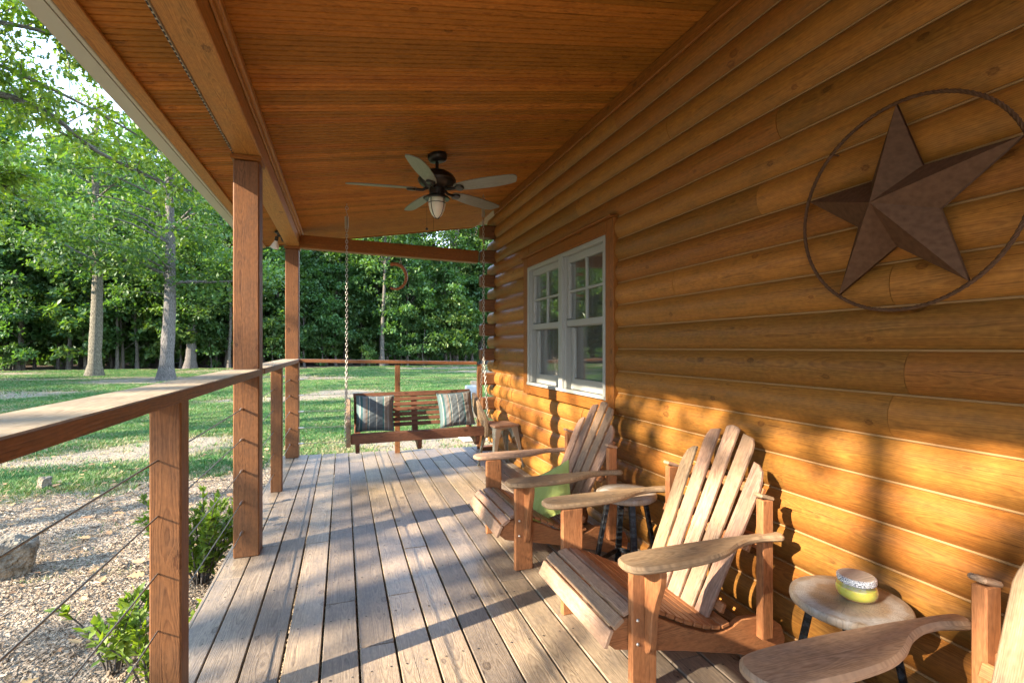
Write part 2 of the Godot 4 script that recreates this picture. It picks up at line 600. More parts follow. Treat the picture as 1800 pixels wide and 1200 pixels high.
# yarn-dyed stripes of the swing's cushions
func stripe_texture() -> ImageTexture:
	var w := 256
	var im := Image.create_empty(w, w, false, Image.FORMAT_RGB8)
	var bands := [[0.0, Color(0.10, 0.16, 0.155)], [0.07, Color(0.42, 0.40, 0.33)], [0.09, Color(0.04, 0.12, 0.12)], [0.16, Color(0.2, 0.21, 0.2)], [0.24, Color(0.24, 0.19, 0.145)], [0.30, Color(0.05, 0.13, 0.14)], [0.33, Color(0.42, 0.39, 0.33)], [0.35, Color(0.11, 0.135, 0.14)],
		[0.53, Color(0.42, 0.39, 0.33)], [0.55, Color(0.105, 0.13, 0.135)], [0.70, Color(0.05, 0.15, 0.15)], [0.74, Color(0.42, 0.4, 0.33)], [0.76, Color(0.22, 0.18, 0.14)], [0.84, Color(0.34, 0.32, 0.28)], [0.87, Color(0.2, 0.17, 0.135)], [1.1, Color(0, 0, 0)]]
	var r := RandomNumberGenerator.new()
	r.seed = 5
	for x in w:
		var c := Color(0, 0, 0)
		for b in bands:
			if float(x) / w >= b[0]:
				c = b[1]
		for y in w:
			var k := 0.6 + 0.2 * r.randf()
			im.set_pixel(x, y, Color(c.r * k, c.g * k, c.b * k).linear_to_srgb())
	return ImageTexture.create_from_image(im)

# a slice across a trunk: rings about an off-centre pith, with radial checks
func slice_texture() -> ImageTexture:
	var w := 512
	var nz := noise(FastNoiseLite.TYPE_SIMPLEX, 0.012, 3, 401)
	var fz := noise(FastNoiseLite.TYPE_SIMPLEX, 0.15, 2, 402)
	var im := Image.create_empty(w, w, false, Image.FORMAT_RGB8)
	for y in w:
		for x in w:
			var dx := x - 240.0
			var dy := y - 268.0
			var a := atan2(dy, dx)
			var d := sqrt(dx * dx + dy * dy) + 14.0 * nz.get_noise_2d(x, y)
			var ph := d / 9.0
			var s := ph - floorf(ph)
			var k := 0.7 + 0.3 * (1.0 - s * s) + 0.12 * fz.get_noise_2d(a * 40.0, d * 0.12)
			var outer := smoothstep(130.0, 175.0, d) - 0.8 * smoothstep(196.0, 214.0, d) + 0.3 * nz.get_noise_2d(x * 0.5 + 900.0, y * 0.5)
			var c := Color(0.29, 0.215, 0.14).lerp(Color(0.38, 0.345, 0.295), outer)
			if absf(sin(a * 3.5 + 0.6)) < 0.022 and d > 30.0 and d < 150.0:
				k *= 0.55
			im.set_pixel(x, y, Color(c.r * k, c.g * k, c.b * k).linear_to_srgb())
	return ImageTexture.create_from_image(im)

# ------------------------------------------------------------------ the porch and the house
func pick(stem: String) -> Material:
	return M["%s_%d" % [stem, rng.randi() % 4]]

func build_deck() -> void:
	var deck := Node3D.new()
	deck.name = "deck"
	add_child(deck)
	tag(deck, "weathered wooden porch deck of long planks", "", "", "structure")
	var joints := {1: [3.4], 3: [3.37], 4: [2.54], 5: [2.13, 5.62], 6: [2.53], 8: [5.4, 4.99], 10: [2.49], 11: [5.37, 1.2]}
	var nails := mb()
	for k in 17:
		var x0 := -0.663 + 0.146 * k
		var x1 := minf(x0 + 0.139, 1.738)
		var stops := [-2.5]
		var mine: Array = joints.get(k, [0.9 + 0.73 * (k % 4) + 2.1 * ((k + 1) % 2)])
		mine.sort()
		stops.append_array(mine)
		stops.append(end_ahead((x0 + x1) * 0.5) + 0.13)
		for i in stops.size() - 1:
			var a: float = stops[i] + (0.0 if i == 0 else 0.0018)
			var z: float = stops[i + 1] - (0.0 if i == stops.size() - 2 else 0.0018)
			var b := mb()
			b.t = Transform3D(Basis(Vector3.UP, rng.randf_range(-0.0004, 0.0004)) * Basis(Vector3(0, 0, 1), rng.randf_range(-0.006, 0.006)), F((x0 + x1) * 0.5, -0.018 + rng.randf_range(-0.0012, 0.0012), (a + z) * 0.5))
			b.board(Vector3.ZERO, Vector3(x1 - x0 - rng.randf_range(0.0, 0.003), 0.036, z - a), 2, 0.0025)
			put(b, "plank", pick("deck_wood"), deck)
		for j in 21:
			var za := -2.1 + 0.406 * j
			if za > end_ahead(x0):
				continue
			for fx in [0.22, 0.78]:
				var p := F(lerpf(x0, x1, fx + rng.randf_range(-0.05, 0.05)), 0.0016, za + rng.randf_range(-0.012, 0.012))
				var mid := nails.vert(p, Vector3.UP, Vector2.ZERO)
				var r := rng.randf_range(0.0035, 0.005)
				for s in 7:
					nails.vert(p + Vector3(cos(TAU * s / 6) * r, 0.0003, sin(TAU * s / 6) * r), Vector3.UP, Vector2.ZERO)
				for s in 6:
					nails.tri_i(mid, mid + 1 + s, mid + 2 + s)
	tag(put(nails, "nail_heads", M.nail_dark, deck), "", "", "", "stuff")
	for xx in [-0.63, 0.3, 1.2]:
		var b := mb()
		b.board(F(xx, -0.14, 1.78), Vector3(0.045, 0.2, 8.5), 2)
		put(b, "joist", M.post_stain, deck)
	var b2 := mb()
	b2.t = Transform3D(Basis(Vector3.UP, -0.085), F(0.53, -0.14, end_ahead(0.53) + 0.09))
	b2.board(Vector3.ZERO, Vector3(2.4, 0.2, 0.045), 0)
	put(b2, "rim_joist", M.post_stain, deck)

# one log of the wall: a D-shaped bar from A to Z ahead, in course K
func wall_log(parent: Node3D, k: int, a: float, z: float, full := true) -> void:
	var y0 := SEAM0 + COURSE * k
	var b := mb()
	var out := BULGE + rng.randf_range(-0.003, 0.003)
	var prof := []
	var steps := 10
	for i in steps + 1:
		var s := float(i) / steps
		var bend := pow(sin(PI * lerpf(0.015, 0.985, s)), 0.56)
		prof.append(Vector2(WALL_X - out * bend, y0 + COURSE * s * 0.992 + 0.0006))
	prof.append(Vector2(WALL_X + 0.1, y0 + COURSE - 0.001))
	prof.append(Vector2(WALL_X + 0.1, y0 + 0.001))
	var count := prof.size()
	var cuts := [a, z]
	var long := 0.0
	for i in count:
		var p: Vector2 = prof[i]
		var q: Vector2 = prof[(i + 1) % count]
		var d := (q - p).normalized()
		var nn := Vector3(-d.y, d.x, 0)
		var na := nn
		var nb := nn
		if i < steps:
			var pp: Vector2 = prof[maxi(i - 1, 0)]
			var qq: Vector2 = prof[mini(i + 2, steps)]
			var da := (q - pp).normalized()
			var db := (qq - p).normalized()
			na = Vector3(-da.y, da.x, 0)
			nb = Vector3(-db.y, db.x, 0)
		var v0 := (b.lane + 0.5) / 3.0 + (long - 0.1) / TV
		long += p.distance_to(q)
		var v1 := (b.lane + 0.5) / 3.0 + (long - 0.1) / TV
		if i >= steps:
			v0 = 0.5
			v1 = 0.52
		b.flat_quad(Vector3(p.x, p.y, -a), Vector3(q.x, q.y, -a), Vector3(q.x, q.y, -z), Vector3(p.x, p.y, -z), nn, Vector2(b.off.x + a / TU, v0), Vector2(b.off.x + a / TU, v1), Vector2(b.off.x + z / TU, v1), Vector2(b.off.x + z / TU, v0))
		var s4 := b.n.size() - 4
		b.n[s4] = na
		b.n[s4 + 1] = nb
		b.n[s4 + 2] = nb
		b.n[s4 + 3] = na
	for e in cuts:
		var nn := Vector3(0, 0, 1) if e == a else Vector3(0, 0, -1)
		var base := b.v.size()
		for p in prof:
			b.vert(Vector3(p.x, p.y, -e), nn, Vector2(b.off.x + (p.x - 1.8) * 0.3, 0.5 + (p.y - y0 - 0.07) / TV))
		for i in range(1, count - 1):
			b.tri_i(base, base + i, base + i + 1)
	put(b, "log", pick("log_stain"), parent)

func build_cabin() -> void:
	var cabin := thing("log_cabin", "log cabin wall of stained half-round logs along the porch", "house")
	var joints := {10: [2.92], 9: [4.2, 0.9], 8: [2.354, 5.1], 7: [0.35, 3.5], 6: [1.605], 5: [0.6], 4: [1.708], 3: [0.5], 2: [2.3], 1: [1.147], 0: [1.68], -1: [1.10], -2: [1.151], -3: [0.4], -4: [1.573, 3.4], -5: [4.804, 2.2], -6: [2.62, 5.2], -7: [1.9, 4.2], -8: [0.8, 3.9], -9: [3.0]}
	for k in range(-9, 11):
		var stop := 5.72 if posmod(k, 2) == 1 else 6.03
		var stops := [-2.5]
		stops.append_array(joints.get(k, []))
		if k == 6:
			stops.append(4.55)
		stops.sort()
		stops.append(stop)
		var beside: bool = k >= -3 and k <= 5
		for i in stops.size() - 1:
			var a: float = stops[i] + 0.001
			var z: float = stops[i + 1] - 0.001
			if beside:
				if z > 2.95 and a < 2.95:
					wall_log(cabin, k, a, 2.95)
					a = 4.625
				elif a >= 2.95 and a < 4.625:
					a = 4.625
				if z > a:
					wall_log(cabin, k, a, z)
			else:
				wall_log(cabin, k, a, z)
	# a bead of caulk along every seam between two logs
	for k in range(-8, 11):
		var runs := [[-2.5, 5.72]]
		if k > -3 and k <= 5:
			runs = [[-2.5, 2.915], [4.66, 5.72]]
		for rn in runs:
			var cb := mb()
			cb.board(F(WALL_X - 0.012, SEAM0 + COURSE * k, (rn[0] + rn[1]) * 0.5), Vector3(0.012, 0.0075, rn[1] - rn[0]), 2, 0.003)
			put(cb, "caulk_bead", M.tan_caulk, cabin)
	# ends of the gable wall's logs, crossing at the corner on every other course
	for k in range(-9, 11, 2):
		var b := mb()
		b.board(F(1.92, SEAM0 + COURSE * (k + 0.5), 5.795), Vector3(0.66, COURSE - 0.004, 0.146), 0, 0.018)
		put(b, "corner_log", M.post_stain, cabin)
	# cove board where the wall meets the ceiling
	var cove := mb()
	cove.board(F(1.752, 2.9, 1.6), Vector3(0.03, 0.085, 8.2), 2, 0.006)
	put(cove, "cove_board", M.trim_stain, cabin)
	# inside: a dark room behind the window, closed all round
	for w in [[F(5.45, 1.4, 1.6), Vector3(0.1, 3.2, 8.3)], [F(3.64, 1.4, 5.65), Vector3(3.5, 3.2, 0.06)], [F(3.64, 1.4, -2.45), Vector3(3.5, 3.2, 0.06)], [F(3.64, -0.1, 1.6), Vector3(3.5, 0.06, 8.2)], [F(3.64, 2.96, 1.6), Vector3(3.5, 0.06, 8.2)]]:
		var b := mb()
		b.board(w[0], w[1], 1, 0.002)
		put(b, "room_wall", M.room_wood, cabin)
	# trim round the window
	for tr in [[F(1.757, 1.465, 2.967), Vector3(0.042, 1.345, 0.108), 1], [F(1.757, 1.465, 4.61), Vector3(0.042, 1.345, 0.108), 1], [F(1.757, 2.09, 3.788), Vector3(0.042, 0.096, 1.534), 2], [F(1.757, 0.834, 3.788), Vector3(0.042, 0.082, 1.534), 2], [F(1.735, 2.146, 3.788), Vector3(0.07, 0.016, 1.77), 2]]:
		var b := mb()
		b.board(tr[0], tr[1], tr[2], 0.004)
		put(b, "window_trim", M.trim_stain, cabin)
	for unit in [[3.024, 3.772], [3.776, 4.553]]:
		var win := part_node("window", cabin)
		var a: float = unit[0]
		var z: float = unit[1]
		var y0 := 0.877
		var y1 := 2.04
		var mid := (a + z) * 0.5
		var wide := z - a
		var fr := mb()
		for s in [[F(1.80, (y0 + y1) * 0.5, a + 0.018), Vector3(0.13, y1 - y0, 0.036), 1], [F(1.80, (y0 + y1) * 0.5, z - 0.018), Vector3(0.13, y1 - y0, 0.036), 1], [F(1.80, y1 - 0.017, mid), Vector3(0.128, 0.034, wide - 0.072), 2],
			[F(1.768, (y0 + y1) * 0.5, a + 0.043), Vector3(0.02, y1 - y0 - 0.06, 0.012), 1], [F(1.768, (y0 + y1) * 0.5, z - 0.043), Vector3(0.02, y1 - y0 - 0.06, 0.012), 1]]:
			fr.board(s[0], s[1], s[2], 0.003)
		put(fr, "frame", M.window_paint, win)
		var sill := mb()
		sill.t = Transform3D(Basis(Vector3(0, 0, 1), -0.12), F(1.785, y0 + 0.012, mid))
		sill.board(Vector3.ZERO, Vector3(0.12, 0.026, wide - 0.004), 2, 0.004)
		put(sill, "sill", M.window_paint, win)
		var meet := 1.44
		var us := mb()
		var ux := 1.792
		us.board(F(ux, y1 - 0.062, mid), Vector3(0.03, 0.055, wide - 0.076), 2, 0.003)
		us.board(F(ux, meet + 0.01, mid), Vector3(0.032, 0.05, wide - 0.076), 2, 0.003)
		for s in [a + 0.062, z - 0.062]:
			us.board(F(ux, (meet + y1) * 0.5, s), Vector3(0.029, y1 - meet - 0.1, 0.046), 1, 0.003)
		put(us, "upper_sash", M.window_paint, win)
		var ls := mb()
		var lx := 1.832
		ls.board(F(lx, meet + 0.002, mid), Vector3(0.03, 0.04, wide - 0.08), 2, 0.003)
		ls.board(F(lx, y0 + 0.07, mid), Vector3(0.03, 0.09, wide - 0.08), 2, 0.003)
		for s in [a + 0.064, z - 0.064]:
			ls.board(F(lx, (meet + y0) * 0.5 + 0.04, s), Vector3(0.029, meet - y0 - 0.13, 0.05), 1, 0.003)
		put(ls, "lower_sash", M.window_paint, win)
		var lo := meet + 0.035
		var hi := y1 - 0.09
		var cy := (lo + hi) * 0.5
		for s in [[F(ux, cy, mid), Vector3(0.02, hi - lo, 0.018), 1], [F(ux - 0.0015, cy, mid), Vector3(0.02, 0.018, wide - 0.17), 2]]:
			var b := mb()
			b.board(s[0], s[1], s[2], 0.003)
			put(b, "muntin", M.window_paint, win)
		for sy in [[lo, cy - 0.009], [cy + 0.009, hi]]:
			for sz in [[a + 0.085, mid - 0.009], [mid + 0.009, z - 0.085]]:
				pane(win, ux + 0.004, sy[0], sy[1], sz[0], sz[1])
		pane(win, lx + 0.004, y0 + 0.115, meet - 0.018, a + 0.089, z - 0.089)

# a double-glazed pane: two sheets of glass with air between
func pane(win: Node3D, x: float, y0: float, y1: float, a: float, z: float) -> void:
	var b := mb()
	for dx in [0.0, 0.004, 0.016, 0.02]:
		b.flat_quad(F(x + dx, y0 - 0.004, a - 0.004), F(x + dx, y1 + 0.004, a - 0.004), F(x + dx, y1 + 0.004, z + 0.004), F(x + dx, y0 - 0.004, z + 0.004), Vector3.LEFT, Vector2.ZERO, Vector2(0, 1), Vector2.ONE, Vector2(1, 0))
	put(b, "pane", M.clear_glass, win)

func build_roof() -> void:
	var roof := thing("porch_roof", "sloping porch roof with orange beadboard ceiling, beam and eave", "roof")
	# beadboard: each board has eased edges and a bead groove down its middle
	var variants := []
	var x0 := -0.965
	var x1 := 1.765
	for i in 10:
		var b := mb(i % 3)
		var prof := [Vector2(-0.0409, 0.0085), Vector2(-0.0365, 0.0), Vector2(-0.0058, 0.0), Vector2(-0.0012, 0.007), Vector2(0.0012, 0.007), Vector2(0.0058, 0.0), Vector2(0.0365, 0.0), Vector2(0.0409, 0.0085), Vector2(0.0409, 0.018), Vector2(-0.0409, 0.018)]
		for j in prof.size():
			var p: Vector2 = prof[j]
			var q: Vector2 = prof[(j + 1) % prof.size()]
			var d := (q - p).normalized()
			var nn := Vector3(0, -d.x, d.y)
			var va := (b.lane + 0.5) / 3.0 + b.off.y + p.x / TV
			var vb := (b.lane + 0.5) / 3.0 + b.off.y + q.x / TV
			var pa := Vector3(x0, p.y + ceiling_y(x0), p.x)
			var pb := Vector3(x0, q.y + ceiling_y(x0), q.x)
			var pc := Vector3(x1, q.y + ceiling_y(x1), q.x)
			var pd := Vector3(x1, p.y + ceiling_y(x1), p.x)
			b.flat_quad(pa, pb, pc, pd, nn, Vector2(b.off.x, va), Vector2(b.off.x, vb), Vector2(b.off.x + (x1 - x0) / TU, vb), Vector2(b.off.x + (x1 - x0) / TU, va))
		variants.append(b.mesh())
	for i in 112:
		var o := put_mesh(variants[rng.randi() % 10], "ceiling_board", pick("ceiling_stain"), roof)
		o.position = F(0, rng.randf_range(-0.0004, 0.0004), -2.5 + 0.041 + i * 0.082)
	# roof deck and shingles over porch and house
	var slope := atan(0.168)
	var b := mb()
	b.t = Transform3D(Basis(Vector3(0, 0, 1), slope), F(1.0, ceiling_y(1.0) + 0.075, 2.1))
	b.board(Vector3.ZERO, Vector3(4.0, 0.1, 9.24), 0, 0.004)
	put(b, "roof_deck", M.trim_stain, roof)
	b = mb()
	b.t = Transform3D(Basis(Vector3(0, 0, 1), slope), F(0.98, ceiling_y(0.98) + 0.142, 2.1))
	b.board(Vector3.ZERO, Vector3(4.12, 0.03, 9.3), 0, 0.004)
	put(b, "shingles", M.roof_shingle, roof)
	# eave: trim board under the soffit's edge, gutter beyond it
	b = mb()
	b.t = Transform3D(Basis(Vector3(0, 0, 1), slope), F(-0.935, ceiling_y(-0.935) - 0.0115, 2.1))
	b.board(Vector3.ZERO, Vector3(0.07, 0.022, 9.2), 2, 0.004)
	put(b, "eave_trim", M.beam_stain, roof)
	b = mb()
	b.board(F(-0.982, ceiling_y(-0.97) + 0.06, 2.1), Vector3(0.02, 0.16, 9.24), 2, 0.003)
	put(b, "fascia_board", M.gutter_paint, roof)
	b = mb()
	var gp := PackedVector2Array([Vector2(0, 0.11), Vector2(0, 0), Vector2(-0.075, 0), Vector2(-0.098, 0.03), Vector2(-0.098, 0.065), Vector2(-0.118, 0.085), Vector2(-0.118, 0.112), Vector2(-0.112, 0.112), Vector2(-0.11, 0.09), Vector2(-0.09, 0.068), Vector2(-0.09, 0.033), Vector2(-0.07, 0.007), Vector2(-0.006, 0.007), Vector2(-0.006, 0.11)])
	b.t = Transform3D(Basis.IDENTITY, F(-0.994, ceiling_y(-0.97) - 0.022, 2.1))
	b.plate(gp, 9.2, 0.001)
	put(b, "gutter", M.gutter_paint, roof)
	# barge board on the far rake
	b = mb()
	b.t = Transform3D(Basis(Vector3(0, 0, 1), slope), F(0.39, ceiling_y(0.39) + 0.058, 6.71))
	b.board(Vector3.ZERO, Vector3(2.72, 0.13, 0.022), 0, 0.003)
	put(b, "barge_board", M.trim_stain, roof)
	# the long beam over the posts, with a moulding on its inner side
	b = mb()
	b.board(F(-0.5345, 2.478, 1.75), Vector3(0.145, 0.166, 8.9), 2, 0.005)
	put(b, "beam", M.beam_stain, roof)
	b = mb()
	b.board(F(-0.446, 2.552, 1.75), Vector3(0.03, 0.05, 8.9), 2, 0.008)
	put(b, "beam_moulding", M.beam_stain, roof)
	b = mb()
	b.board(F(-0.4545, 2.512, 1.75), Vector3(0.013, 0.03, 8.9), 2, 0.005)
	put(b, "beam_moulding", M.beam_stain, roof)
	# strip of vent slots along the beam's outer side
	b = mb()
	b.board(F(-0.6125, 2.397, 0.4), Vector3(0.008, 0.014, 5.6), 2, 0.001)
	var strip := put(b, "vent_strip", M.gutter_paint, roof)
	b = mb()
	for i in 170:
		b.board(F(-0.6125, 2.3895, -2.3 + i * 0.033), Vector3(0.006, 0.002, 0.02), 2, 0.0003)
	tag(put(b, "vent_slots", M.slot_black, strip), "", "", "", "stuff")
	# the tie beam at the porch's end
	b = mb()
	b.t = Transform3D(Basis(Vector3.UP, -0.085).rotated(Vector3(0, 0, 1), -0.04), F(0.56, 2.405, end_ahead(0.56) - 0.0))
	b.board(Vector3.ZERO, Vector3(2.05, 0.145, 0.12), 0, 0.006)
	put(b, "tie_beam", M.trim_stain, roof)

func build_posts() -> void:
	for i in 2:
		var za: float = [3.338, 6.105][i]
		var p := thing("porch_post", ["square brown timber porch post standing nearest along the railing", "square brown timber post at the far porch corner"][i], "post", F(-0.545, 0, za), 0.0, "porch roof posts")
		var b := mb()
		b.board(Vector3(0, 1.182, 0), Vector3(0.14, 2.364, 0.14), 1, 0.007)
		put(b, "shaft", M.post_stain, p)
		b = mb()
		b.board(Vector3(0, 2.38, 0), Vector3(0.164, 0.028, 0.164), 0, 0.003)
		put(b, "cap_trim", M.trim_stain, p)

func cable_fitting(parent: Node3D, at: Vector3, dir: Vector3) -> void:
	var b := mb()
	b.tube([at, at + dir * 0.016, at + dir * 0.018, at + dir * 0.045, at + dir * 0.06], [0.007, 0.007, 0.009, 0.008, 0.003], 8)
	put(b, "cable_fitting", M.galvanised_steel, parent)

func build_railings() -> void:
	var heights := [0.885, 0.705, 0.52, 0.335, 0.157]
	var side := thing("cable_railing", "wooden railing with steel cables along the porch's open side", "railing")
	for sec in [[-2.5, 3.266], [3.41, 6.033]]:
		var b := mb()
		b.board(F(-0.552, 1.101, (sec[0] + sec[1]) * 0.5), Vector3(0.172, 0.038, sec[1] - sec[0]), 2, 0.004)
		put(b, "top_rail", M.rail_weathered, side)
		# the stained edge facing of the rail
		b = mb()
		b.board(F(-0.4655, 1.1, (sec[0] + sec[1]) * 0.5), Vector3(0.004, 0.034, sec[1] - sec[0] - 0.002), 2, 0.001)
		put(b, "rail_edge", M.post_stain, side)
	for za in [-1.0, 0.45, 1.91, 4.7]:
		var b := mb()
		b.board(F(-0.545, 0.54, za), Vector3(0.089, 1.08, 0.089), 1, 0.005)
		put(b, "rail_post", M.post_stain, side)
	for y in heights:
		var b := mb()
		b.tube([F(-0.565, y, -2.4), F(-0.565, y, 3.262)], 0.0028, 6)
		put(b, "cable", M.cable_steel, side)
		b = mb()
		b.tube([F(-0.565, y, 3.41), F(-0.565, y, 6.03)], 0.0028, 6)
		put(b, "cable", M.cable_steel, side)
		cable_fitting(side, F(-0.565, y, 3.268), Vector3(0, 0, 1))
		cable_fitting(side, F(-0.565, y, 6.035), Vector3(0, 0, 1))
	var far := thing("cable_railing", "short cable railing across the far end of the porch behind the swing", "railing")
	var turn := Basis(Vector3.UP, -0.085)
	var b := mb()
	b.t = Transform3D(turn.rotated(Vector3(0, 0, 1), -0.021), F(0.545, 1.078, end_ahead(0.545) + 0.02))
	b.board(Vector3.ZERO, Vector3(2.05, 0.038, 0.14), 0, 0.004)
	put(b, "top_rail", M.post_stain, far)
	for x in [0.613, 1.6]:
		b = mb()
		b.t = Transform3D(turn, F(x, 0.52, end_ahead(x) - 0.005))
		b.board(Vector3.ZERO, Vector3(0.06, 1.05, 0.06), 1, 0.004)
		put(b, "rail_post", M.post_stain, far)
	for y in heights:
		b = mb()
		b.tube([F(-0.47, y, end_ahead(-0.47)), F(1.6, y, end_ahead(1.6))], 0.0028, 6)
		put(b, "cable", M.cable_steel, far)
		cable_fitting(far, F(-0.476, y, end_ahead(-0.476)), Vector3(1, 0, 0))

# ------------------------------------------------------------------ furniture
func build_chair(label: String, at: Vector3, turn: float) -> Node3D:
	var ch := thing("adirondack_chair", label, "chair", at, turn, "Adirondack chairs along the log wall")
	# arms: paddles that narrow towards the rear
	var arm_pts := [Vector2(-0.125, 0.0), Vector2(-0.115, 0.042), Vector2(-0.08, 0.066), Vector2(0.0, 0.074), Vector2(0.12, 0.074), Vector2(0.23, 0.064), Vector2(0.31, 0.04), Vector2(0.38, 0.006), Vector2(0.45, -0.014), Vector2(0.52, -0.016), Vector2(0.565, -0.004), Vector2(0.6, 0.004), Vector2(0.618, -0.014),
		Vector2(0.61, -0.044), Vector2(0.56, -0.054), Vector2(0.47, -0.06), Vector2(0.36, -0.066), Vector2(0.2, -0.07), Vector2(0.04, -0.07), Vector2(-0.07, -0.062), Vector2(-0.112, -0.038)]
	var arm := smooth_loop(arm_pts, 3)
	for s in [1.0, -1.0]:
		var b := mb()
		# local xy plane of the plate lies flat: x back, y outwards
		b.t = Transform3D(Basis(Vector3(1, 0, 0), Vector3(0, 0, 1), Vector3(0, 1, 0)), Vector3(0, 0.505, s * 0.345))
		b.plate(arm, 0.026, 0.008)
		put(b, "arm", pick("chair_grey"), ch)
	for s in [1.0, -1.0]:
		var b := mb()
		b.board(Vector3(0, 0.246, s * 0.288), Vector3(0.105, 0.492, 0.03), 1, 0.005)
		var leg := put(b, "front_leg", M.chair_red, ch)
		b = mb()
		for yy in [0.215, 0.30]:
			b.t = Transform3D(Basis(Vector3(1, 0, 0), s * PI / 2), Vector3(-0.028, yy - 0.02, s * 0.304))
			b.lathe([Vector2(0.0, 0.004), Vector2(0.004, 0.0035), Vector2(0.007, 0.0)], 10)
		put(b, "bolt_head", M.galvanised_steel, leg)
		# scrolled bracket that carries the arm's outer half
		b = mb()
		var br := smooth_loop([Vector2(0.0, 0.491), Vector2(0.04, 0.491), Vector2(0.09, 0.491), Vector2(0.094, 0.455), Vector2(0.086, 0.42), Vector2(0.062, 0.36), Vector2(0.044, 0.29), Vector2(0.04, 0.22), Vector2(0.026, 0.175), Vector2(0.0, 0.165), Vector2(0.0, 0.28), Vector2(0.0, 0.4)], 2)
		b.t = Transform3D(Basis(Vector3(0, 0, s), Vector3(0, 1, 0), Vector3(1, 0, 0)), Vector3(0.012, 0, s * 0.303))
		b.plate(br, 0.03, 0.004, true)
		put(b, "arm_bracket", M.chair_red, ch)
		# side board: seat rail in front, rear leg behind
		b = mb()
		var top := [Vector2(-0.135, 0.2), Vector2(-0.112, 0.243), Vector2(-0.07, 0.272), Vector2(-0.03, 0.283), Vector2(0.08, 0.252), Vector2(0.2, 0.194), Vector2(0.3, 0.155), Vector2(0.37, 0.142), Vector2(0.43, 0.158), Vector2(0.47, 0.178), Vector2(0.56, 0.168), Vector2(0.63, 0.148), Vector2(0.675, 0.115), Vector2(0.695, 0.06), Vector2(0.685, 0.0)]
		var poly := PackedVector2Array(top)
		poly.append_array(PackedVector2Array([Vector2(0.58, 0.0), Vector2(0.44, 0.045), Vector2(0.2, 0.105), Vector2(-0.1, 0.17)]))
		b.t = Transform3D(Basis.IDENTITY, Vector3(0, 0, s * 0.257))
		b.plate(poly, 0.03, 0.004)
		var sb := put(b, "side_board", M.chair_red, ch)
		b = mb()
		for yy in [0.09, 0.125]:
			b.t = Transform3D(Basis(Vector3(1, 0, 0), s * PI / 2), Vector3(0.59, yy, s * 0.2735))
			b.lathe([Vector2(0.0, 0.004), Vector2(0.004, 0.0035), Vector2(0.007, 0.0)], 10)
		put(b, "bolt_head", M.galvanised_steel, sb)
		# upright that carries the arm's rear end and the back
		b = mb()
		b.board(Vector3(0.565, 0.373, s * 0.291), Vector3(0.056, 0.55, 0.035), 1, 0.004)
		put(b, "back_upright", M.chair_red, ch)
		b = mb()
		b.t = Transform3D(Basis(Vector3(0, 0, 1), -0.3), Vector3(0.562, 0.658, s * 0.291))
		b.board(Vector3.ZERO, Vector3(0.072, 0.016, 0.042), 0, 0.005)
		put(b, "upright_cap", pick("chair_grey"), ch)
	# seat slats over the curve of the side boards
	var slats := [[Vector2(-0.157, 0.2), Vector2(-0.13, 0.262), 0.018], [Vector2(-0.124, 0.264), Vector2(-0.083, 0.292), 0.02], [Vector2(-0.076, 0.294), Vector2(-0.03, 0.308), 0.02], [Vector2(-0.022, 0.306), Vector2(0.022, 0.297), 0.018]]
	var seat := [Vector2(0.03, 0.294), Vector2(0.08, 0.276), Vector2(0.2, 0.216), Vector2(0.3, 0.177), Vector2(0.37, 0.164), Vector2(0.42, 0.176)]
	var run := []
	for i in seat.size() - 1:
		for j in 12:
			run.append(seat[i].lerp(seat[i + 1], j / 12.0))
	var at_p: Vector2 = seat[0]
	var start: Vector2 = at_p
	for p in run:
		if start.distance_to(p) > 0.038:
			slats.append([start, p, 0.016])
			start = p + (p - start).normalized() * 0.005
	for sl in slats:
		var a: Vector2 = sl[0]
		var d: Vector2 = sl[1] - a
		var b := mb()
		b.t = Transform3D(Basis(Vector3(0, 0, 1), d.angle()), Vector3(a.x + d.x * 0.5, a.y + d.y * 0.5 - 0.0, 0))
		b.board(Vector3(0, 0, 0), Vector3(d.length() - 0.002, sl[2], 0.56 if sl[0].x < 0.02 and sl[0].x > -0.1 else (0.6 if sl[0].x < -0.1 else 0.55)), 2, 0.003)
		var o := put(b, "seat_slat", pick("chair_grey"), ch)
		if sl[0].x > 0.0:
			o.material_override = M.chair_red
	# the fanned back: five boards with an arched top
	var lean := atan2(0.338, 0.725)
	var len_of := [0.66, 0.77, 0.80, 0.77, 0.66]
	for i in 5:
		var k := i - 2
		var l: float = len_of[i]
		var w0 := 0.037
		var w1 := 0.0385
		var tilt := k * 0.03
		var y_out := l - (0.07 if absi(k) == 2 else (0.035 if absi(k) == 1 else 0.008))
		var sgn := signf(k)
		var pts: PackedVector2Array
		if k == 0:
			pts = PackedVector2Array([Vector2(-w0, 0), Vector2(w0, 0), Vector2(w1, l - 0.012), Vector2(w1 * 0.6, l - 0.003), Vector2(0, l), Vector2(-w1 * 0.6, l - 0.003), Vector2(-w1, l - 0.012)])
		else:
			pts = PackedVector2Array([Vector2(-sgn * w0, 0), Vector2(sgn * w0, 0), Vector2(sgn * w1, y_out - 0.03), Vector2(sgn * w1 * 0.85, y_out), Vector2(sgn * w1 * 0.45, (y_out + l) * 0.5 + 0.008), Vector2(-sgn * w1 * 0.3, l - 0.004), Vector2(-sgn * w1, l)])
		var b := mb()
		var basis := Basis(Vector3(0, 0, 1), -lean) * Basis(Vector3(1, 0, 0), tilt)
		# plate's x -> across (z), y -> up the back, z -> out of the back
		var fr := Basis(Vector3(0, 0, 1), Vector3(0, 1, 0), Vector3(-1, 0, 0))
		b.t = Transform3D(basis * fr, Vector3(0.352, 0.165, k * 0.088))
		b.plate(pts, 0.018, 0.004, true)
		put(b, "back_slat", pick("chair_grey"), ch)
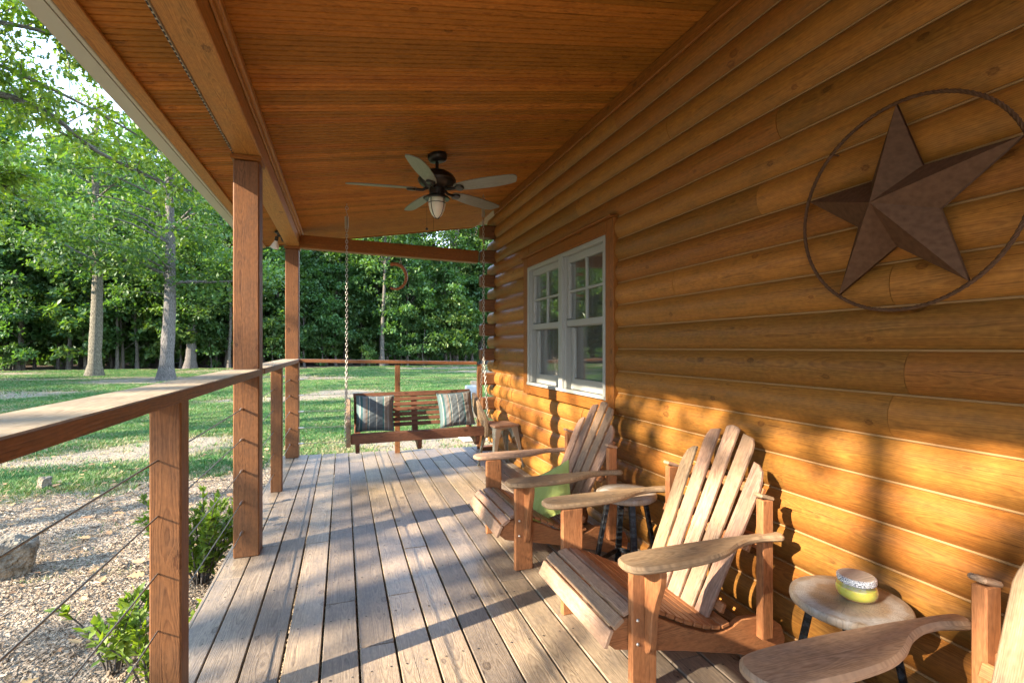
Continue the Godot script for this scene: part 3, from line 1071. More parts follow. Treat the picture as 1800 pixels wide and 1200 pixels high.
	for cb in [[0.55, 0.50], [0.33, 0.54], [0.07, 0.5]]:
		var up: float = cb[0]
		var b := mb()
		b.t = Transform3D(Basis(Vector3(0, 0, 1), -lean), Vector3(0.352, 0.165, 0) + Vector3(sin(lean), cos(lean), 0) * up + Vector3(cos(lean), -sin(lean), 0) * 0.0215)
		b.board(Vector3.ZERO, Vector3(0.022, 0.04, cb[1]), 2, 0.004)
		put(b, "back_crossbar", M.chair_red, ch)
	var b3 := mb()
	b3.board(Vector3(0.575, 0.46, 0), Vector3(0.03, 0.05, 0.545), 2, 0.004)
	put(b3, "rear_rail", M.chair_red, ch)
	return ch

# a soft square cushion in the local xy plane
func cushion(size: float, thick: float, seed_is: int, sag := 0.0) -> MB:
	var b := mb()
	var nz := noise(FastNoiseLite.TYPE_SIMPLEX, 6.0, 2, seed_is)
	var k := 22
	for s in [-1.0, 1.0]:
		var base := b.v.size()
		for j in k + 1:
			for i in k + 1:
				var u := -1.0 + 2.0 * i / k
				var w := -1.0 + 2.0 * j / k
				# edges bow inwards, corners stay pointed
				var px := u * (1.0 - 0.07 * (1.0 - w * w) * absf(u))
				var py := w * (1.0 - 0.07 * (1.0 - u * u) * absf(w))
				var t := pow(maxf(0.0, (1.0 - pow(absf(u), 2.2)) * (1.0 - pow(absf(w), 2.2))), 0.5)
				var wr := nz.get_noise_3d(px, py, s * 3.0) * 0.16 * t
				b.vert(Vector3(px * size * 0.5, py * size * 0.5 - sag * t, s * (thick * 0.5 * (t + wr) + 0.002)), Vector3(0, 0, s), Vector2(i / float(k), 1.0 - j / float(k)))
		for j in k:
			for i in k:
				var a := base + j * (k + 1) + i
				b.quad_i(a, a + 1, a + k + 2, a + k + 1)
		# normals from the faces around each point
		for j in k + 1:
			for i in k + 1:
				var a: Vector3 = b.v[base + j * (k + 1) + mini(i + 1, k)] - b.v[base + j * (k + 1) + maxi(i - 1, 0)]
				var d: Vector3 = b.v[base + mini(j + 1, k) * (k + 1) + i] - b.v[base + maxi(j - 1, 0) * (k + 1) + i]
				b.n[base + j * (k + 1) + i] = a.cross(d).normalized() * s
	return b

func piping(size: float) -> MB:
	var b := mb()
	var pts := []
	for e in 4:
		for i in 10:
			var u := -1.0 + 2.0 * i / 10.0
			var q := Vector2(u, -1.0 * (1.0 - 0.07 * (1.0 - u * u)))
			q = q.rotated(PI / 2 * e)
			pts.append(Vector3(q.x * size * 0.5, q.y * size * 0.5, 0))
	b.tube(pts, 0.006, 6, true)
	return b

func build_pillow(called: String, label: String, at: Vector3, basis: Basis, size: float, thick: float, m: Material, seed_is: int) -> void:
	var p := thing(called, label, "pillow")
	p.transform = Transform3D(basis, at)
	put(cushion(size, thick, seed_is), "cover", m, p)
	put(piping(size * 1.005), "piping", m, p)

func build_side_table(label: String, at: Vector3, turn: float) -> void:
	var st := thing("side_table", label, "side table", at, turn, "round wood-slice side tables")
	var b := mb()
	b.t = Transform3D(Basis.IDENTITY, Vector3(0, 0.0, 0))
	var r := 0.162
	b.lathe([Vector2(0.0, 0.43), Vector2(r - 0.006, 0.43), Vector2(r, 0.435), Vector2(r + 0.002, 0.445), Vector2(r, 0.456), Vector2(r - 0.005, 0.46), Vector2(0, 0.46)], 40)
	# a trunk's outline is not a circle
	for i in b.v.size():
		var p := b.v[i]
		var a := atan2(p.z, p.x)
		var k := 1.0 + 0.008 * sin(a * 2.0 + 0.7) + 0.005 * sin(a * 3.0 + 2.0) + 0.003 * sin(a * 9.0)
		b.v[i] = Vector3(p.x * k, p.y, p.z * k)
		b.uv[i] = Vector2(0.5 + p.x / 0.36, 0.5 + p.z / 0.36)
	put(b, "top", M.slice_wood, st)
	var feet := []
	for i in 4:
		var a := PI / 4 + i * PI / 2
		var foot := Vector3(cos(a) * 0.18, 0.0, sin(a) * 0.18)
		var head := Vector3(cos(a) * 0.1, 0.43, sin(a) * 0.1)
		feet.append([foot, head])
		b = mb()
		var d := (head - foot)
		var up := d.normalized()
		var side := Vector3(-sin(a), 0, cos(a))
		b.t = Transform3D(Basis(side, up, side.cross(up)), (foot + head) * 0.5)
		b.board(Vector3.ZERO, Vector3(0.034, d.length(), 0.022), 1, 0.003)
		put(b, "leg", M.black_steel, st)
	for i in 4:
		var p: Vector3 = feet[i][0].lerp(feet[i][1], 0.18)
		var q: Vector3 = feet[(i + 1) % 4][0].lerp(feet[(i + 1) % 4][1], 0.18)
		b = mb()
		var d := q - p
		var x := d.normalized()
		b.t = Transform3D(Basis(x, Vector3.UP, x.cross(Vector3.UP)), (p + q) * 0.5)
		b.board(Vector3.ZERO, Vector3(d.length() - 0.02, 0.026, 0.01), 0, 0.002)
		put(b, "stretcher", M.black_steel, st)

func build_candle(at: Vector3) -> void:
	var c := thing("candle_jar", "yellow candle in a glass jar with a patterned lid on the side table", "candle", at)
	var b := mb()
	b.lathe([Vector2(0.0, 0.001), Vector2(0.042, 0.001), Vector2(0.052, 0.007), Vector2(0.057, 0.018), Vector2(0.058, 0.028), Vector2(0.055, 0.042), Vector2(0.049, 0.05), Vector2(0.048, 0.056)], 36)
	put(b, "jar", M.jar_glass, c)
	b = mb()
	b.lathe([Vector2(0.0, 0.004), Vector2(0.042, 0.004), Vector2(0.05, 0.009), Vector2(0.0545, 0.018), Vector2(0.0555, 0.028), Vector2(0.053, 0.038), Vector2(0.0, 0.0385)], 36)
	put(b, "wax", M.yellow_wax, c)
	b = mb()
	b.lathe([Vector2(0.0495, 0.052), Vector2(0.0525, 0.0525), Vector2(0.0535, 0.056), Vector2(0.0535, 0.067), Vector2(0.051, 0.07), Vector2(0.047, 0.071)], 36)
	var lid := put(b, "lid", M.lid_rim, c)
	b = mb()
	b.lathe([Vector2(0.047, 0.071), Vector2(0.0, 0.0715)], 36)
	for i in b.uv.size():
		b.uv[i] = Vector2(0.2 + b.v[i].x / TU, 0.5 + b.v[i].z / TV)
	put(b, "lid_top", M.lid_top, lid)

func build_stool(at: Vector3, turn: float) -> void:
	var st := thing("metal_stool", "grey metal stool with a wooden seat by the log corner", "stool", at, turn)
	var b := mb()
	b.board(Vector3(0, 0.447, 0), Vector3(0.285, 0.024, 0.285), 0, 0.006)
	put(b, "seat", M.stool_wood, st)
	b = mb()
	b.board(Vector3(0, 0.43, 0), Vector3(0.262, 0.012, 0.262), 0, 0.003)
	put(b, "seat_pan", M.stool_metal, st)
	for i in 4:
		var face := Basis(Vector3.UP, PI / 2 * i)
		# apron with an arched lower edge
		var pts := [Vector2(-0.13, 0.424), Vector2(0.13, 0.424), Vector2(0.137, 0.30)]
		for k in 9:
			var a := PI * k / 8.0
			pts.append(Vector2(cos(a) * 0.1, 0.27 + sin(a) * 0.095))
		pts.append(Vector2(-0.137, 0.30))
		b = mb()
		b.t = Transform3D(face * Basis(Vector3(1, 0, 0), -0.08), face * Vector3(0, 0.036, 0.1))
		b.plate(PackedVector2Array(pts), 0.004, 0.001)
		put(b, "apron", M.stool_metal, st)
		# leg of folded sheet: two flanges meeting at the corner
		var foot := face * Vector3(0.185, 0.0, 0.185)
		var head := face * Vector3(0.128, 0.425, 0.128)
		var leg := mb()
		for w in 2:
			var along := face * (Vector3(-1, 0, 0) if w == 0 else Vector3(0, 0, -1))
			var up := (head - foot).normalized()
			var nn := along.cross(up).normalized()
			leg.t = Transform3D(Basis(along, up, nn), foot)
			var ln := (head - foot).length()
			leg.plate(PackedVector2Array([Vector2(0, 0), Vector2(0.022, 0), Vector2(0.03, ln * 0.4), Vector2(0.05, ln * 0.75), Vector2(0.075, ln), Vector2(0, ln)]), 0.005, 0.001)
		put(leg, "leg", M.stool_metal, st)

func link(b: MB, at: Vector3, dir: Vector3, twist: bool, lng: float, wid: float, wire: float) -> void:
	var up := Vector3.UP if absf(dir.y) < 0.9 else Vector3.RIGHT
	var side := dir.cross(up).normalized()
	if twist:
		side = dir.cross(side).normalized()
	var pts := []
	var ends := lng * 0.5 - wid * 0.5
	for i in 10:
		var a := TAU * i / 10.0
		pts.append(at + side * cos(a) * wid * 0.5 + dir * (sin(a) * wid * 0.5 + (ends if sin(a) > 0.01 else (-ends if sin(a) < -0.01 else 0.0))))
	b.tube(pts, wire, 5, true)

func chain_between(p: Vector3, q: Vector3) -> MB:
	var b := mb()
	var d := (q - p)
	var count := int(d.length() / 0.028)
	for i in count:
		link(b, p.lerp(q, (i + 0.5) / count), d.normalized(), i % 2 == 0, 0.036, 0.02, 0.0032)
	return b

func build_swing() -> void:
	var sw := thing("porch_swing", "brown wooden slatted porch swing hanging on chains at the far end", "swing")
	var y0 := 0.385
	var xa := 0.075
	var xb := 1.375
	var xm := (xa + xb) * 0.5
	var zf := 4.84
	var zb := 5.32
	var tilt := -0.012
	var base := Transform3D(Basis(Vector3(0, 0, 1), 0.012) * Basis(Vector3.UP, -0.02), F(xm, y0, (zf + zb) * 0.5))
	var hw := (xb - xa) * 0.5
	var hd := (zb - zf) * 0.5
	var add := func(called: String, at: Vector3, size: Vector3, grain: int, lean: float) -> void:
		var b := mb()
		b.t = base * Transform3D(Basis(Vector3(1, 0, 0), lean), at)
		b.board(Vector3.ZERO, size, grain, 0.004)
		put(b, called, M.swing_stain, sw)
	add.call("front_rail", Vector3(0, 0, hd - 0.015), Vector3(2 * hw, 0.09, 0.03), 0, 0.0)
	for i in 6:
		add.call("seat_slat", Vector3(0, 0.035 - 0.012 * i, hd - 0.075 - i * 0.073), Vector3(2 * hw - 0.01, 0.018, 0.066), 0, -0.16)
	for i in 6:
		add.call("back_slat", Vector3(0, 0.055 + 0.0515 * i, -hd + 0.035 - 0.0145 * i), Vector3(2 * hw - 0.07, 0.04, 0.018), 0, -0.28)
	add.call("top_rail", Vector3(0, 0.363, -hd - 0.055), Vector3(2 * hw - 0.05, 0.052, 0.028), 0, -0.28)
	for x in [-hw + 0.06, 0.0, hw - 0.06]:
		add.call("back_stile", Vector3(x, 0.17, -hd - 0.02), Vector3(0.06, 0.41, 0.03), 1, -0.28)
		# scrolled bearer under the seat
		var b := mb()
		var poly := smooth_loop([Vector2(hd - 0.03, -0.04), Vector2(hd - 0.035, -0.1), Vector2(hd - 0.09, -0.15), Vector2(hd - 0.16, -0.14), Vector2(0.0, -0.11), Vector2(-hd, -0.11), Vector2(-hd - 0.05, -0.07), Vector2(-hd, -0.03), Vector2(0.0, -0.005), Vector2(hd - 0.1, 0.012)], 2)
		b.t = base * Transform3D(Basis(Vector3(0, 0, 1), Vector3(0, 1, 0), Vector3(-1, 0, 0)), Vector3(x, 0, 0))
		b.plate(poly, 0.04, 0.004)
		put(b, "seat_bearer", M.swing_stain, sw)
	for s in [-1.0, 1.0]:
		# arm: a curved board rising from the front rail to the back
		var b := mb()
		var poly := smooth_loop([Vector2(hd + 0.015, -0.06), Vector2(hd + 0.02, 0.04), Vector2(hd - 0.015, 0.11), Vector2(hd - 0.1, 0.165), Vector2(hd - 0.2, 0.2), Vector2(hd - 0.3, 0.25), Vector2(-hd - 0.02, 0.34), Vector2(-hd - 0.07, 0.33), Vector2(-hd - 0.05, 0.2), Vector2(-hd + 0.05, 0.12), Vector2(0.0, 0.08), Vector2(hd - 0.1, 0.02), Vector2(hd - 0.05, -0.06)], 3)
		b.t = base * Transform3D(Basis(Vector3(0, 0, 1), Vector3(0, 1, 0), Vector3(-1, 0, 0)), Vector3(s * (hw + 0.022), 0, 0))
		b.plate(poly, 0.042, 0.006)
		put(b, "arm", M.chair_grey_1, sw)
		# chains: one from the ceiling, parting into two above the arm
		var x: float = 0.035 if s < 0 else 1.425
		var top := F(x, ceiling_y(x), 5.06)
		var fork := F(x + (0.0 if s < 0 else 0.004), 1.18, 5.06)
		var front := base * Vector3(s * (hw + 0.05), -0.035, hd - 0.02)
		var rear := base * Vector3(s * (hw + 0.05), 0.03, -hd + 0.02)
		b = mb()
		b.tube([top, top - Vector3(0, 0.03, 0)], 0.004, 6)
		var ring := []
		for i in 12:
			ring.append(top + Vector3(cos(TAU * i / 12) * 0.014, -0.044 + sin(TAU * i / 12) * 0.014, 0))
		b.tube(ring, 0.004, 6, true)
		put(b, "eye_hook", M.chain_steel, sw)
		b = mb()
		var coil := []
		for i in 121:
			var a := TAU * i / 12.0
			coil.append(top + Vector3(cos(a) * 0.0165, -0.125 - 0.115 * i / 120.0, sin(a) * 0.0165))
		b.tube(coil, 0.0034, 5)
		b.tube([top - Vector3(0, 0.058, 0), top - Vector3(0.006, 0.075, 0), top - Vector3(-0.004, 0.1, 0), top - Vector3(0, 0.245, 0)], 0.003, 5)
		put(b, "spring", M.chain_steel, sw)
		put(chain_between(top - Vector3(0, 0.245, 0), fork), "chain", M.chain_steel, sw)
		put(chain_between(fork, front), "chain", M.chain_steel, sw)
		put(chain_between(fork, rear), "chain", M.chain_steel, sw)
	var basis := base.basis * Basis(Vector3(1, 0, 0), -0.36)
	build_pillow("throw_pillow", "striped teal and cream pillow on the swing's railing side", base * Vector3(-hw + 0.235, 0.2, -hd + 0.165), basis * Basis(Vector3(0, 0, 1), -0.03), 0.37, 0.13, M.striped_cloth, 3)
	build_pillow("throw_pillow", "striped teal and cream pillow on the swing beside the log wall", base * Vector3(hw - 0.23, 0.2, -hd + 0.165), basis * Basis(Vector3(0, 0, 1), 0.05), 0.37, 0.13, M.striped_cloth, 4)

func build_fan() -> void:
	var at := F(0.70, ceiling_y(0.70), 3.83)
	var fan := thing("ceiling_fan", "dark bronze ceiling fan with grey blades and a lantern light", "ceiling fan", at)
	var b := mb()
	b.t = Transform3D(Basis(Vector3(0, 0, 1), atan(0.168)), Vector3(0, 0, 0))
	b.lathe([Vector2(0.072, 0.0), Vector2(0.078, -0.012), Vector2(0.078, -0.032), Vector2(0.066, -0.052), Vector2(0.04, -0.062), Vector2(0.0, -0.064)], 32)
	put(b, "canopy", M.oil_rubbed_bronze, fan)
	b = mb()
	b.lathe([Vector2(0.013, -0.05), Vector2(0.013, -0.125), Vector2(0.028, -0.13), Vector2(0.028, -0.14)], 16)
	put(b, "downrod", M.oil_rubbed_bronze, fan)
	b = mb()
	b.lathe([Vector2(0.0, -0.128), Vector2(0.05, -0.13), Vector2(0.088, -0.142), Vector2(0.125, -0.165), Vector2(0.146, -0.195), Vector2(0.15, -0.21), Vector2(0.144, -0.214), Vector2(0.142, -0.228), Vector2(0.13, -0.24), Vector2(0.1, -0.262), Vector2(0.07, -0.272), Vector2(0.062, -0.275), Vector2(0.06, -0.315), Vector2(0.066, -0.32), Vector2(0.06, -0.33), Vector2(0.0, -0.332)], 40)
	put(b, "motor_housing", M.oil_rubbed_bronze, fan)
	for i in 5:
		var a := deg_to_rad(30.0 + 72.0 * i)
		var turn := Basis(Vector3.UP, a)   # turning by a about y takes +x towards ahead (-z)
		var outline := smooth_loop([Vector2(0.155, 0.0), Vector2(0.17, 0.038), Vector2(0.26, 0.06), Vector2(0.42, 0.071), Vector2(0.56, 0.066), Vector2(0.645, 0.05), Vector2(0.672, 0.018), Vector2(0.69, -0.03), Vector2(0.66, -0.055), Vector2(0.56, -0.064), Vector2(0.42, -0.068), Vector2(0.26, -0.058), Vector2(0.17, -0.036)], 3)
		b = mb()
		b.t = Transform3D(turn * Basis(Vector3(1, 0, 0), -0.21) * Basis(Vector3(1, 0, 0), Vector3(0, 0, -1), Vector3(0, 1, 0)), turn * Vector3(0, -0.278, 0))
		b.plate(outline, 0.007, 0.002)
		var bl := put(b, "blade", M.fan_blade, fan)
		b = mb()
		b.tube([turn * Vector3(0.065, -0.262, 0), turn * Vector3(0.11, -0.288, 0), turn * Vector3(0.165, -0.288, 0)], [0.013, 0.012, 0.012], 8)
		b.t = Transform3D(turn * Basis(Vector3(1, 0, 0), -0.21), turn * Vector3(0.2, -0.288, 0))
		b.lathe([Vector2(0.0, -0.012), Vector2(0.032, -0.01), Vector2(0.038, 0.0), Vector2(0.036, 0.006), Vector2(0.0, 0.008)], 20)
		put(b, "blade_bracket", M.oil_rubbed_bronze, bl)
	var kit := part_node("light_kit", fan)
	b = mb()
	b.lathe([Vector2(0.05, -0.325), Vector2(0.06, -0.33), Vector2(0.09, -0.338), Vector2(0.1, -0.35), Vector2(0.098, -0.356), Vector2(0.07, -0.352), Vector2(0.06, -0.35)], 36)
	put(b, "shade_ring", M.oil_rubbed_bronze, kit)
	b = mb()
	b.lathe([Vector2(0.062, -0.35), Vector2(0.067, -0.375), Vector2(0.066, -0.40), Vector2(0.058, -0.44), Vector2(0.042, -0.475), Vector2(0.02, -0.498), Vector2(0.0, -0.504)], 32)
	put(b, "glass_globe", M.frosted_glass, kit)
	b = mb()
	var ring := []
	for i in 28:
		ring.append(Vector3(cos(TAU * i / 28) * 0.0695, -0.388, sin(TAU * i / 28) * 0.0695))
	b.tube(ring, 0.0026, 6, true)
	for i in 4:
		var a := 0.9 + i * PI / 2
		var rib := []
		for p in [Vector2(0.069, -0.35), Vector2(0.0705, -0.38), Vector2(0.069, -0.40), Vector2(0.061, -0.442), Vector2(0.044, -0.478), Vector2(0.02, -0.502), Vector2(0.0, -0.508)]:
			rib.append(Vector3(cos(a) * p.x, p.y, sin(a) * p.x))
		b.tube(rib, 0.0026, 6)
	put(b, "cage", M.oil_rubbed_bronze, kit)
	for pc in [[Vector3(-0.085, -0.35, 0.03), 0.24], [Vector3(-0.015, -0.33, -0.075), 0.36]]:
		var p: Vector3 = pc[0]
		b = mb()
		b.tube([p, p - Vector3(0, pc[1], 0)], 0.0011, 5)
		var chain := put(b, "pull_chain", M.oil_rubbed_bronze, fan)
		b = mb()
		b.t = Transform3D(Basis.IDENTITY, p - Vector3(0, pc[1] + 0.012, 0))
		b.lathe([Vector2(0.0, 0.012), Vector2(0.008, 0.008), Vector2(0.012, 0.0), Vector2(0.008, -0.008), Vector2(0.0, -0.01)], 12)
		put(b, "pull_knob", M.oil_rubbed_bronze, chain)

func build_star() -> void:
	var st := thing("metal_star", "large rusty five-pointed metal star in a rope ring on the logs", "wall decor", F(1.722, 1.715, 1.108))
	var b := mb()
	var r := 0.335
	var ri := 0.132
	var apex := Vector3(-0.125, 0, 0)
	var rim := []
	for i in 10:
		var a := PI / 2 + TAU * i / 10.0
		var rr := r if i % 2 == 0 else ri
		rim.append(Vector3(0.0, sin(a) * rr, cos(a) * rr))
	for i in 10:
		var p: Vector3 = rim[i]
		var q: Vector3 = rim[(i + 1) % 10]
		var nn := (p - apex).cross(q - apex).normalized()
		if nn.x > 0:
			nn = -nn
		b.tri_i(b.vert(apex, nn, Vector2.ZERO), b.vert(p, nn, Vector2(1, 0)), b.vert(q, nn, Vector2(0, 1)))
		# folded edge
		var e := Vector3(0.012, 0, 0)
		var en := Vector3(0, (p + q).y, (p + q).z).normalized()
		b.flat_quad(p, q, q + e, p + e, en, Vector2.ZERO, Vector2.ZERO, Vector2.ZERO, Vector2.ZERO)
	put(b, "star", M.rusted_iron, st)
	b = mb()
	# rope-twisted ring: three strands
	for s in 3:
		var pts := []
		for i in 180:
			var a := TAU * i / 180.0
			var tw := a * 38.0 + TAU * s / 3.0
			var rr := 0.341 + cos(tw) * 0.0034
			pts.append(Vector3(0.005 + sin(tw) * 0.0034, sin(a) * rr, cos(a) * rr))
		b.tube(pts, 0.0037, 5, true)
	put(b, "rope_ring", M.rusted_iron, st)
	b = mb()
	for a in [0.9, 2.3, 4.7]:
		b.tube([Vector3(0.005, sin(a) * 0.341, cos(a) * 0.341), Vector3(0.06, sin(a) * 0.341, cos(a) * 0.341)], 0.003, 5)
	put(b, "wall_pin", M.rusted_iron, st)

func build_hook() -> void:
	var at := F(0.6, 2.09, 5.93)
	var h := thing("hanging_horn", "curved brown C-shaped horn hanging from the tie beam", "ornament", at)
	var b := mb()
	var pts := []
	var rad := []
	for i in 25:
		var s := i / 24.0
		var a := deg_to_rad(lerpf(112.0, -112.0, s))
		pts.append(Vector3(cos(a) * 0.135 - 0.02, sin(a) * 0.148, 0))
		rad.append(lerpf(0.02, 0.0235, sin(PI * s)) * (1.0 - 0.35 * s))
	b.tube(pts, rad, 10)
	put(b, "horn", M.chair_red, h)
	b = mb()
	var ring := []
	for i in 12:
		ring.append(Vector3(0.045 + cos(TAU * i / 12) * 0.012, 0.165 + sin(TAU * i / 12) * 0.022, 0))
	b.tube(ring, 0.004, 6, true)
	b.tube([Vector3(0.045, 0.185, 0), Vector3(0.045, 0.265, 0)], 0.0022, 5)
	put(b, "hook", M.chain_steel, h)

func build_floodlight() -> void:
	var f := thing("flood_light", "small outdoor flood light under the eave by the far post", "light fixture", F(-0.66, 2.41, 5.93))
	var b := mb()
	b.lathe([Vector2(0.0, 0.115), Vector2(0.05, 0.115), Vector2(0.052, 0.1), Vector2(0.03, 0.085), Vector2(0.02, 0.06), Vector2(0.0, 0.055)], 20)
	put(b, "mount", M.oil_rubbed_bronze, f)
	for s in 2:
		var basis := Basis(Vector3(0, 0, 1), -0.25 + 0.5 * s) * Basis(Vector3(1, 0, 0), 0.35)
		b = mb()
		b.t = Transform3D(basis, Vector3(-0.025 + 0.05 * s, 0.06, 0.0))
		b.lathe([Vector2(0.0, 0.0), Vector2(0.018, 0.0), Vector2(0.02, -0.035), Vector2(0.016, -0.05)], 16)
		var holder := put(b, "lamp_holder", M.oil_rubbed_bronze, f)
		if s == 0:
			b = mb()
			b.t = Transform3D(basis, Vector3(-0.025, 0.06, 0.0))
			b.lathe([Vector2(0.016, -0.045), Vector2(0.022, -0.065), Vector2(0.04, -0.105), Vector2(0.047, -0.125), Vector2(0.04, -0.135), Vector2(0.0, -0.14)], 20)
			put(b, "bulb", M.bulb_glass, holder)

# ------------------------------------------------------------------ outdoors
var patch_noise: FastNoiseLite
var edge_noise: FastNoiseLite

# 0 bare earth .. 1 turf, at x and metres ahead
func turf(x: float, a: float) -> float:
	var p := patch_noise.get_noise_2d(x * 0.6, a)
	var t := smoothstep(-0.42, 0.02, p)
	# the bed beside the porch
	var bed := smoothstep(0.0, 1.6, bed_distance(x, a))
	# edge of the woods: leaf litter
	var wood := 1.0 - smoothstep(-2.0, 1.5, a - 46.0 - edge_noise.get_noise_2d(x * 3.0, 0.0) * 4.0)
	var left := smoothstep(-36.0, -31.0, x + edge_noise.get_noise_2d(a * 3.0, 50.0) * 4.0)
	return t * bed * wood * left

# metres outside the mulch bed (negative inside)
func bed_distance(x: float, a: float) -> float:
	var n := edge_noise.get_noise_2d(x * 9.0, a * 9.0) * 0.8
	var dx := maxf(-4.6 - x, 0.0)
	var front := a - (7.4 + 0.25 * x)
	return maxf(maxf(dx, front), -1.0) + n * 0.6 - 0.2

func build_ground() -> void:
	patch_noise = noise(FastNoiseLite.TYPE_SIMPLEX, 0.11, 3, 301)
	edge_noise = noise(FastNoiseLite.TYPE_SIMPLEX, 0.08, 3, 302)
	var tone := noise(FastNoiseLite.TYPE_SIMPLEX, 0.35, 3, 303)
	var b := mb()
	var xs := []
	var zs := []
	var x := -7.0
	while x < 3.0:
		xs.append(x)
		x += 0.22
	var step := 0.25
	var lo := -7.0
	while lo > -140.0:
		step *= 1.07
		lo -= step
		xs.push_front(lo)
	step = 0.25
	while x < 110.0:
		xs.append(x)
		step *= 1.09
		x += step
	var a := -1.0
	step = 0.2
	while a < 160.0:
		zs.append(a)
		if a > 12.0:
			step *= 1.012 if a < 55.0 else 1.15
		a += step
	a = -1.4
	step = 0.4
	while a > -90.0:
		zs.push_front(a)
		step *= 1.2
		a -= step
	var soil := Color(0.36, 0.28, 0.19)
	var litter := Color(0.145, 0.095, 0.06)
	for i in zs.size():
		for j in xs.size():
			var px: float = xs[j]
			var pa: float = zs[i]
			var t := turf(px, pa)
			var k := tone.get_noise_2d(px, pa) * 0.5 + 0.5
			var grass := Color(0.05, 0.15, 0.032).lerp(Color(0.11, 0.185, 0.05), k)
			var bare := soil if pa < 44.0 and px > -30.0 else litter
			b.tint = bare.lerp(grass, t) * (0.85 + 0.3 * k)
			var y := GROUND + tone.get_noise_2d(px * 0.3, pa * 0.3) * 0.03 * smoothstep(1.5, 6.0, absf(px) + absf(pa - 3.0) * 0.3)
			# wooded rises behind the trees
			y += 11.0 * smoothstep(78.0, 125.0, pa) + 9.0 * smoothstep(58.0, 110.0, -px) * (1.0 - smoothstep(78.0, 125.0, pa))
			b.vert(F(px, y, pa), Vector3.UP, Vector2(px, pa))
	var w := xs.size()
	for i in zs.size() - 1:
		for j in w - 1:
			b.quad_i(i * w + j, i * w + j + 1, (i + 1) * w + j + 1, (i + 1) * w + j)
	tag(put(b, "ground", M.ground_cover, self), "lawn and bare earth reaching to the woods", "", "", "structure")
	# the mulch bed: a sheet a little above the ground with chips and leaf scraps strewn on it
	b = mb()
	var cells := {}
	for i in 75:
		for j in 60:
			var px := -5.6 + j * 0.1
			var pa := 0.6 + i * 0.1
			if bed_distance(px, pa) < 0.25 and px < 0.4:
				var ids := []
				for q in [[0, 0], [1, 0], [1, 1], [0, 1]]:
					var key := Vector2i(j + q[0], i + q[1])
					if not cells.has(key):
						var vx: float = -5.6 + key.x * 0.1
						var va: float = 0.6 + key.y * 0.1
						cells[key] = b.vert(F(vx, GROUND + 0.035 + 0.022 * tone.get_noise_2d(vx * 6.0, va * 6.0) - 0.03 * smoothstep(-0.1, 0.3, bed_distance(vx, va)), va), Vector3.UP, Vector2(vx, va))
					ids.append(cells[key])
				b.quad_i(ids[0], ids[1], ids[2], ids[3])
	tag(put(b, "mulch_bed", M.mulch_soil, self), "bed of bark mulch beside the porch", "", "", "structure")
	var chip := mb()
	chip.board(Vector3.ZERO, Vector3(0.026, 0.004, 0.007), 0, 0.001)
	var many := 22000
	var mm := MultiMesh.new()
	mm.transform_format = MultiMesh.TRANSFORM_3D
	mm.use_colors = true
	mm.mesh = chip.mesh()
	var spots := []
	while spots.size() < many:
		var px := rng.randf_range(-5.4, -0.3)
		var pa := rng.randf_range(1.0, 8.0)
		if bed_distance(px, pa) < 0.3 * rng.randf() and rng.randf() < (1.0 if px > -0.514 * pa - 0.6 else 0.1):
			spots.append(Vector2(px, pa))
	mm.instance_count = many
	for i in many:
		var p: Vector2 = spots[i]
		var basis := Basis(Vector3.UP, rng.randf() * TAU) * Basis(Vector3(1, 0, 0), rng.randf_range(-0.7, 0.7)) * Basis(Vector3(0, 0, 1), rng.randf_range(-0.5, 0.5))
		basis = basis.scaled_local(Vector3(0.3 + 1.9 * pow(rng.randf(), 2.5), rng.randf_range(0.6, 1.8), 0.4 + 1.8 * pow(rng.randf(), 2.0)))
		mm.set_instance_transform(i, Transform3D(basis, F(p.x, GROUND + 0.036 + rng.randf() * 0.022, p.y)))
		var k := rng.randf()
		mm.set_instance_color(i, Color(0.13, 0.088, 0.05).lerp(Color(0.46, 0.36, 0.24), k * k))
	var mi := MultiMeshInstance3D.new()
	mi.name = "bark_chips"
	mi.multimesh = mm
	mi.material_override = M.chip
	add_child(mi)
	tag(mi, "bark chips strewn over the bed beside the porch", "mulch", "", "stuff")
	# dry leaves lying on the bed
	var dry := mb()
	oak_leaf(dry, Vector3(-0.05, 0.0, 0.0), Vector3(1, 0.05, 0).normalized(), Vector3.UP, 0.1, Color(1, 1, 1))
	var fm := MultiMesh.new()
	fm.transform_format = MultiMesh.TRANSFORM_3D
	fm.use_colors = true
	fm.mesh = dry.mesh()
	fm.instance_count = 420
	for i in 420:
		var px := rng.randf_range(-5.0, -0.7)
		var pa := rng.randf_range(2.2, 9.5)
		var basis := Basis(Vector3.UP, rng.randf() * TAU) * Basis(Vector3(1, 0, 0), rng.randf_range(-0.6, 0.6))
		fm.set_instance_transform(i, Transform3D(basis.scaled(Vector3.ONE * rng.randf_range(0.5, 1.1)), F(px, GROUND + 0.07, pa)))
		fm.set_instance_color(i, Color(0.16, 0.075, 0.03).lerp(Color(0.42, 0.27, 0.11), rng.randf()))
	var fi := MultiMeshInstance3D.new()
	fi.name = "dry_leaves"
	fi.multimesh = fm
	fi.material_override = M.chip
	add_child(fi)
	tag(fi, "dry brown leaves scattered over the mulch bed", "leaf litter", "", "stuff")
	build_grass()

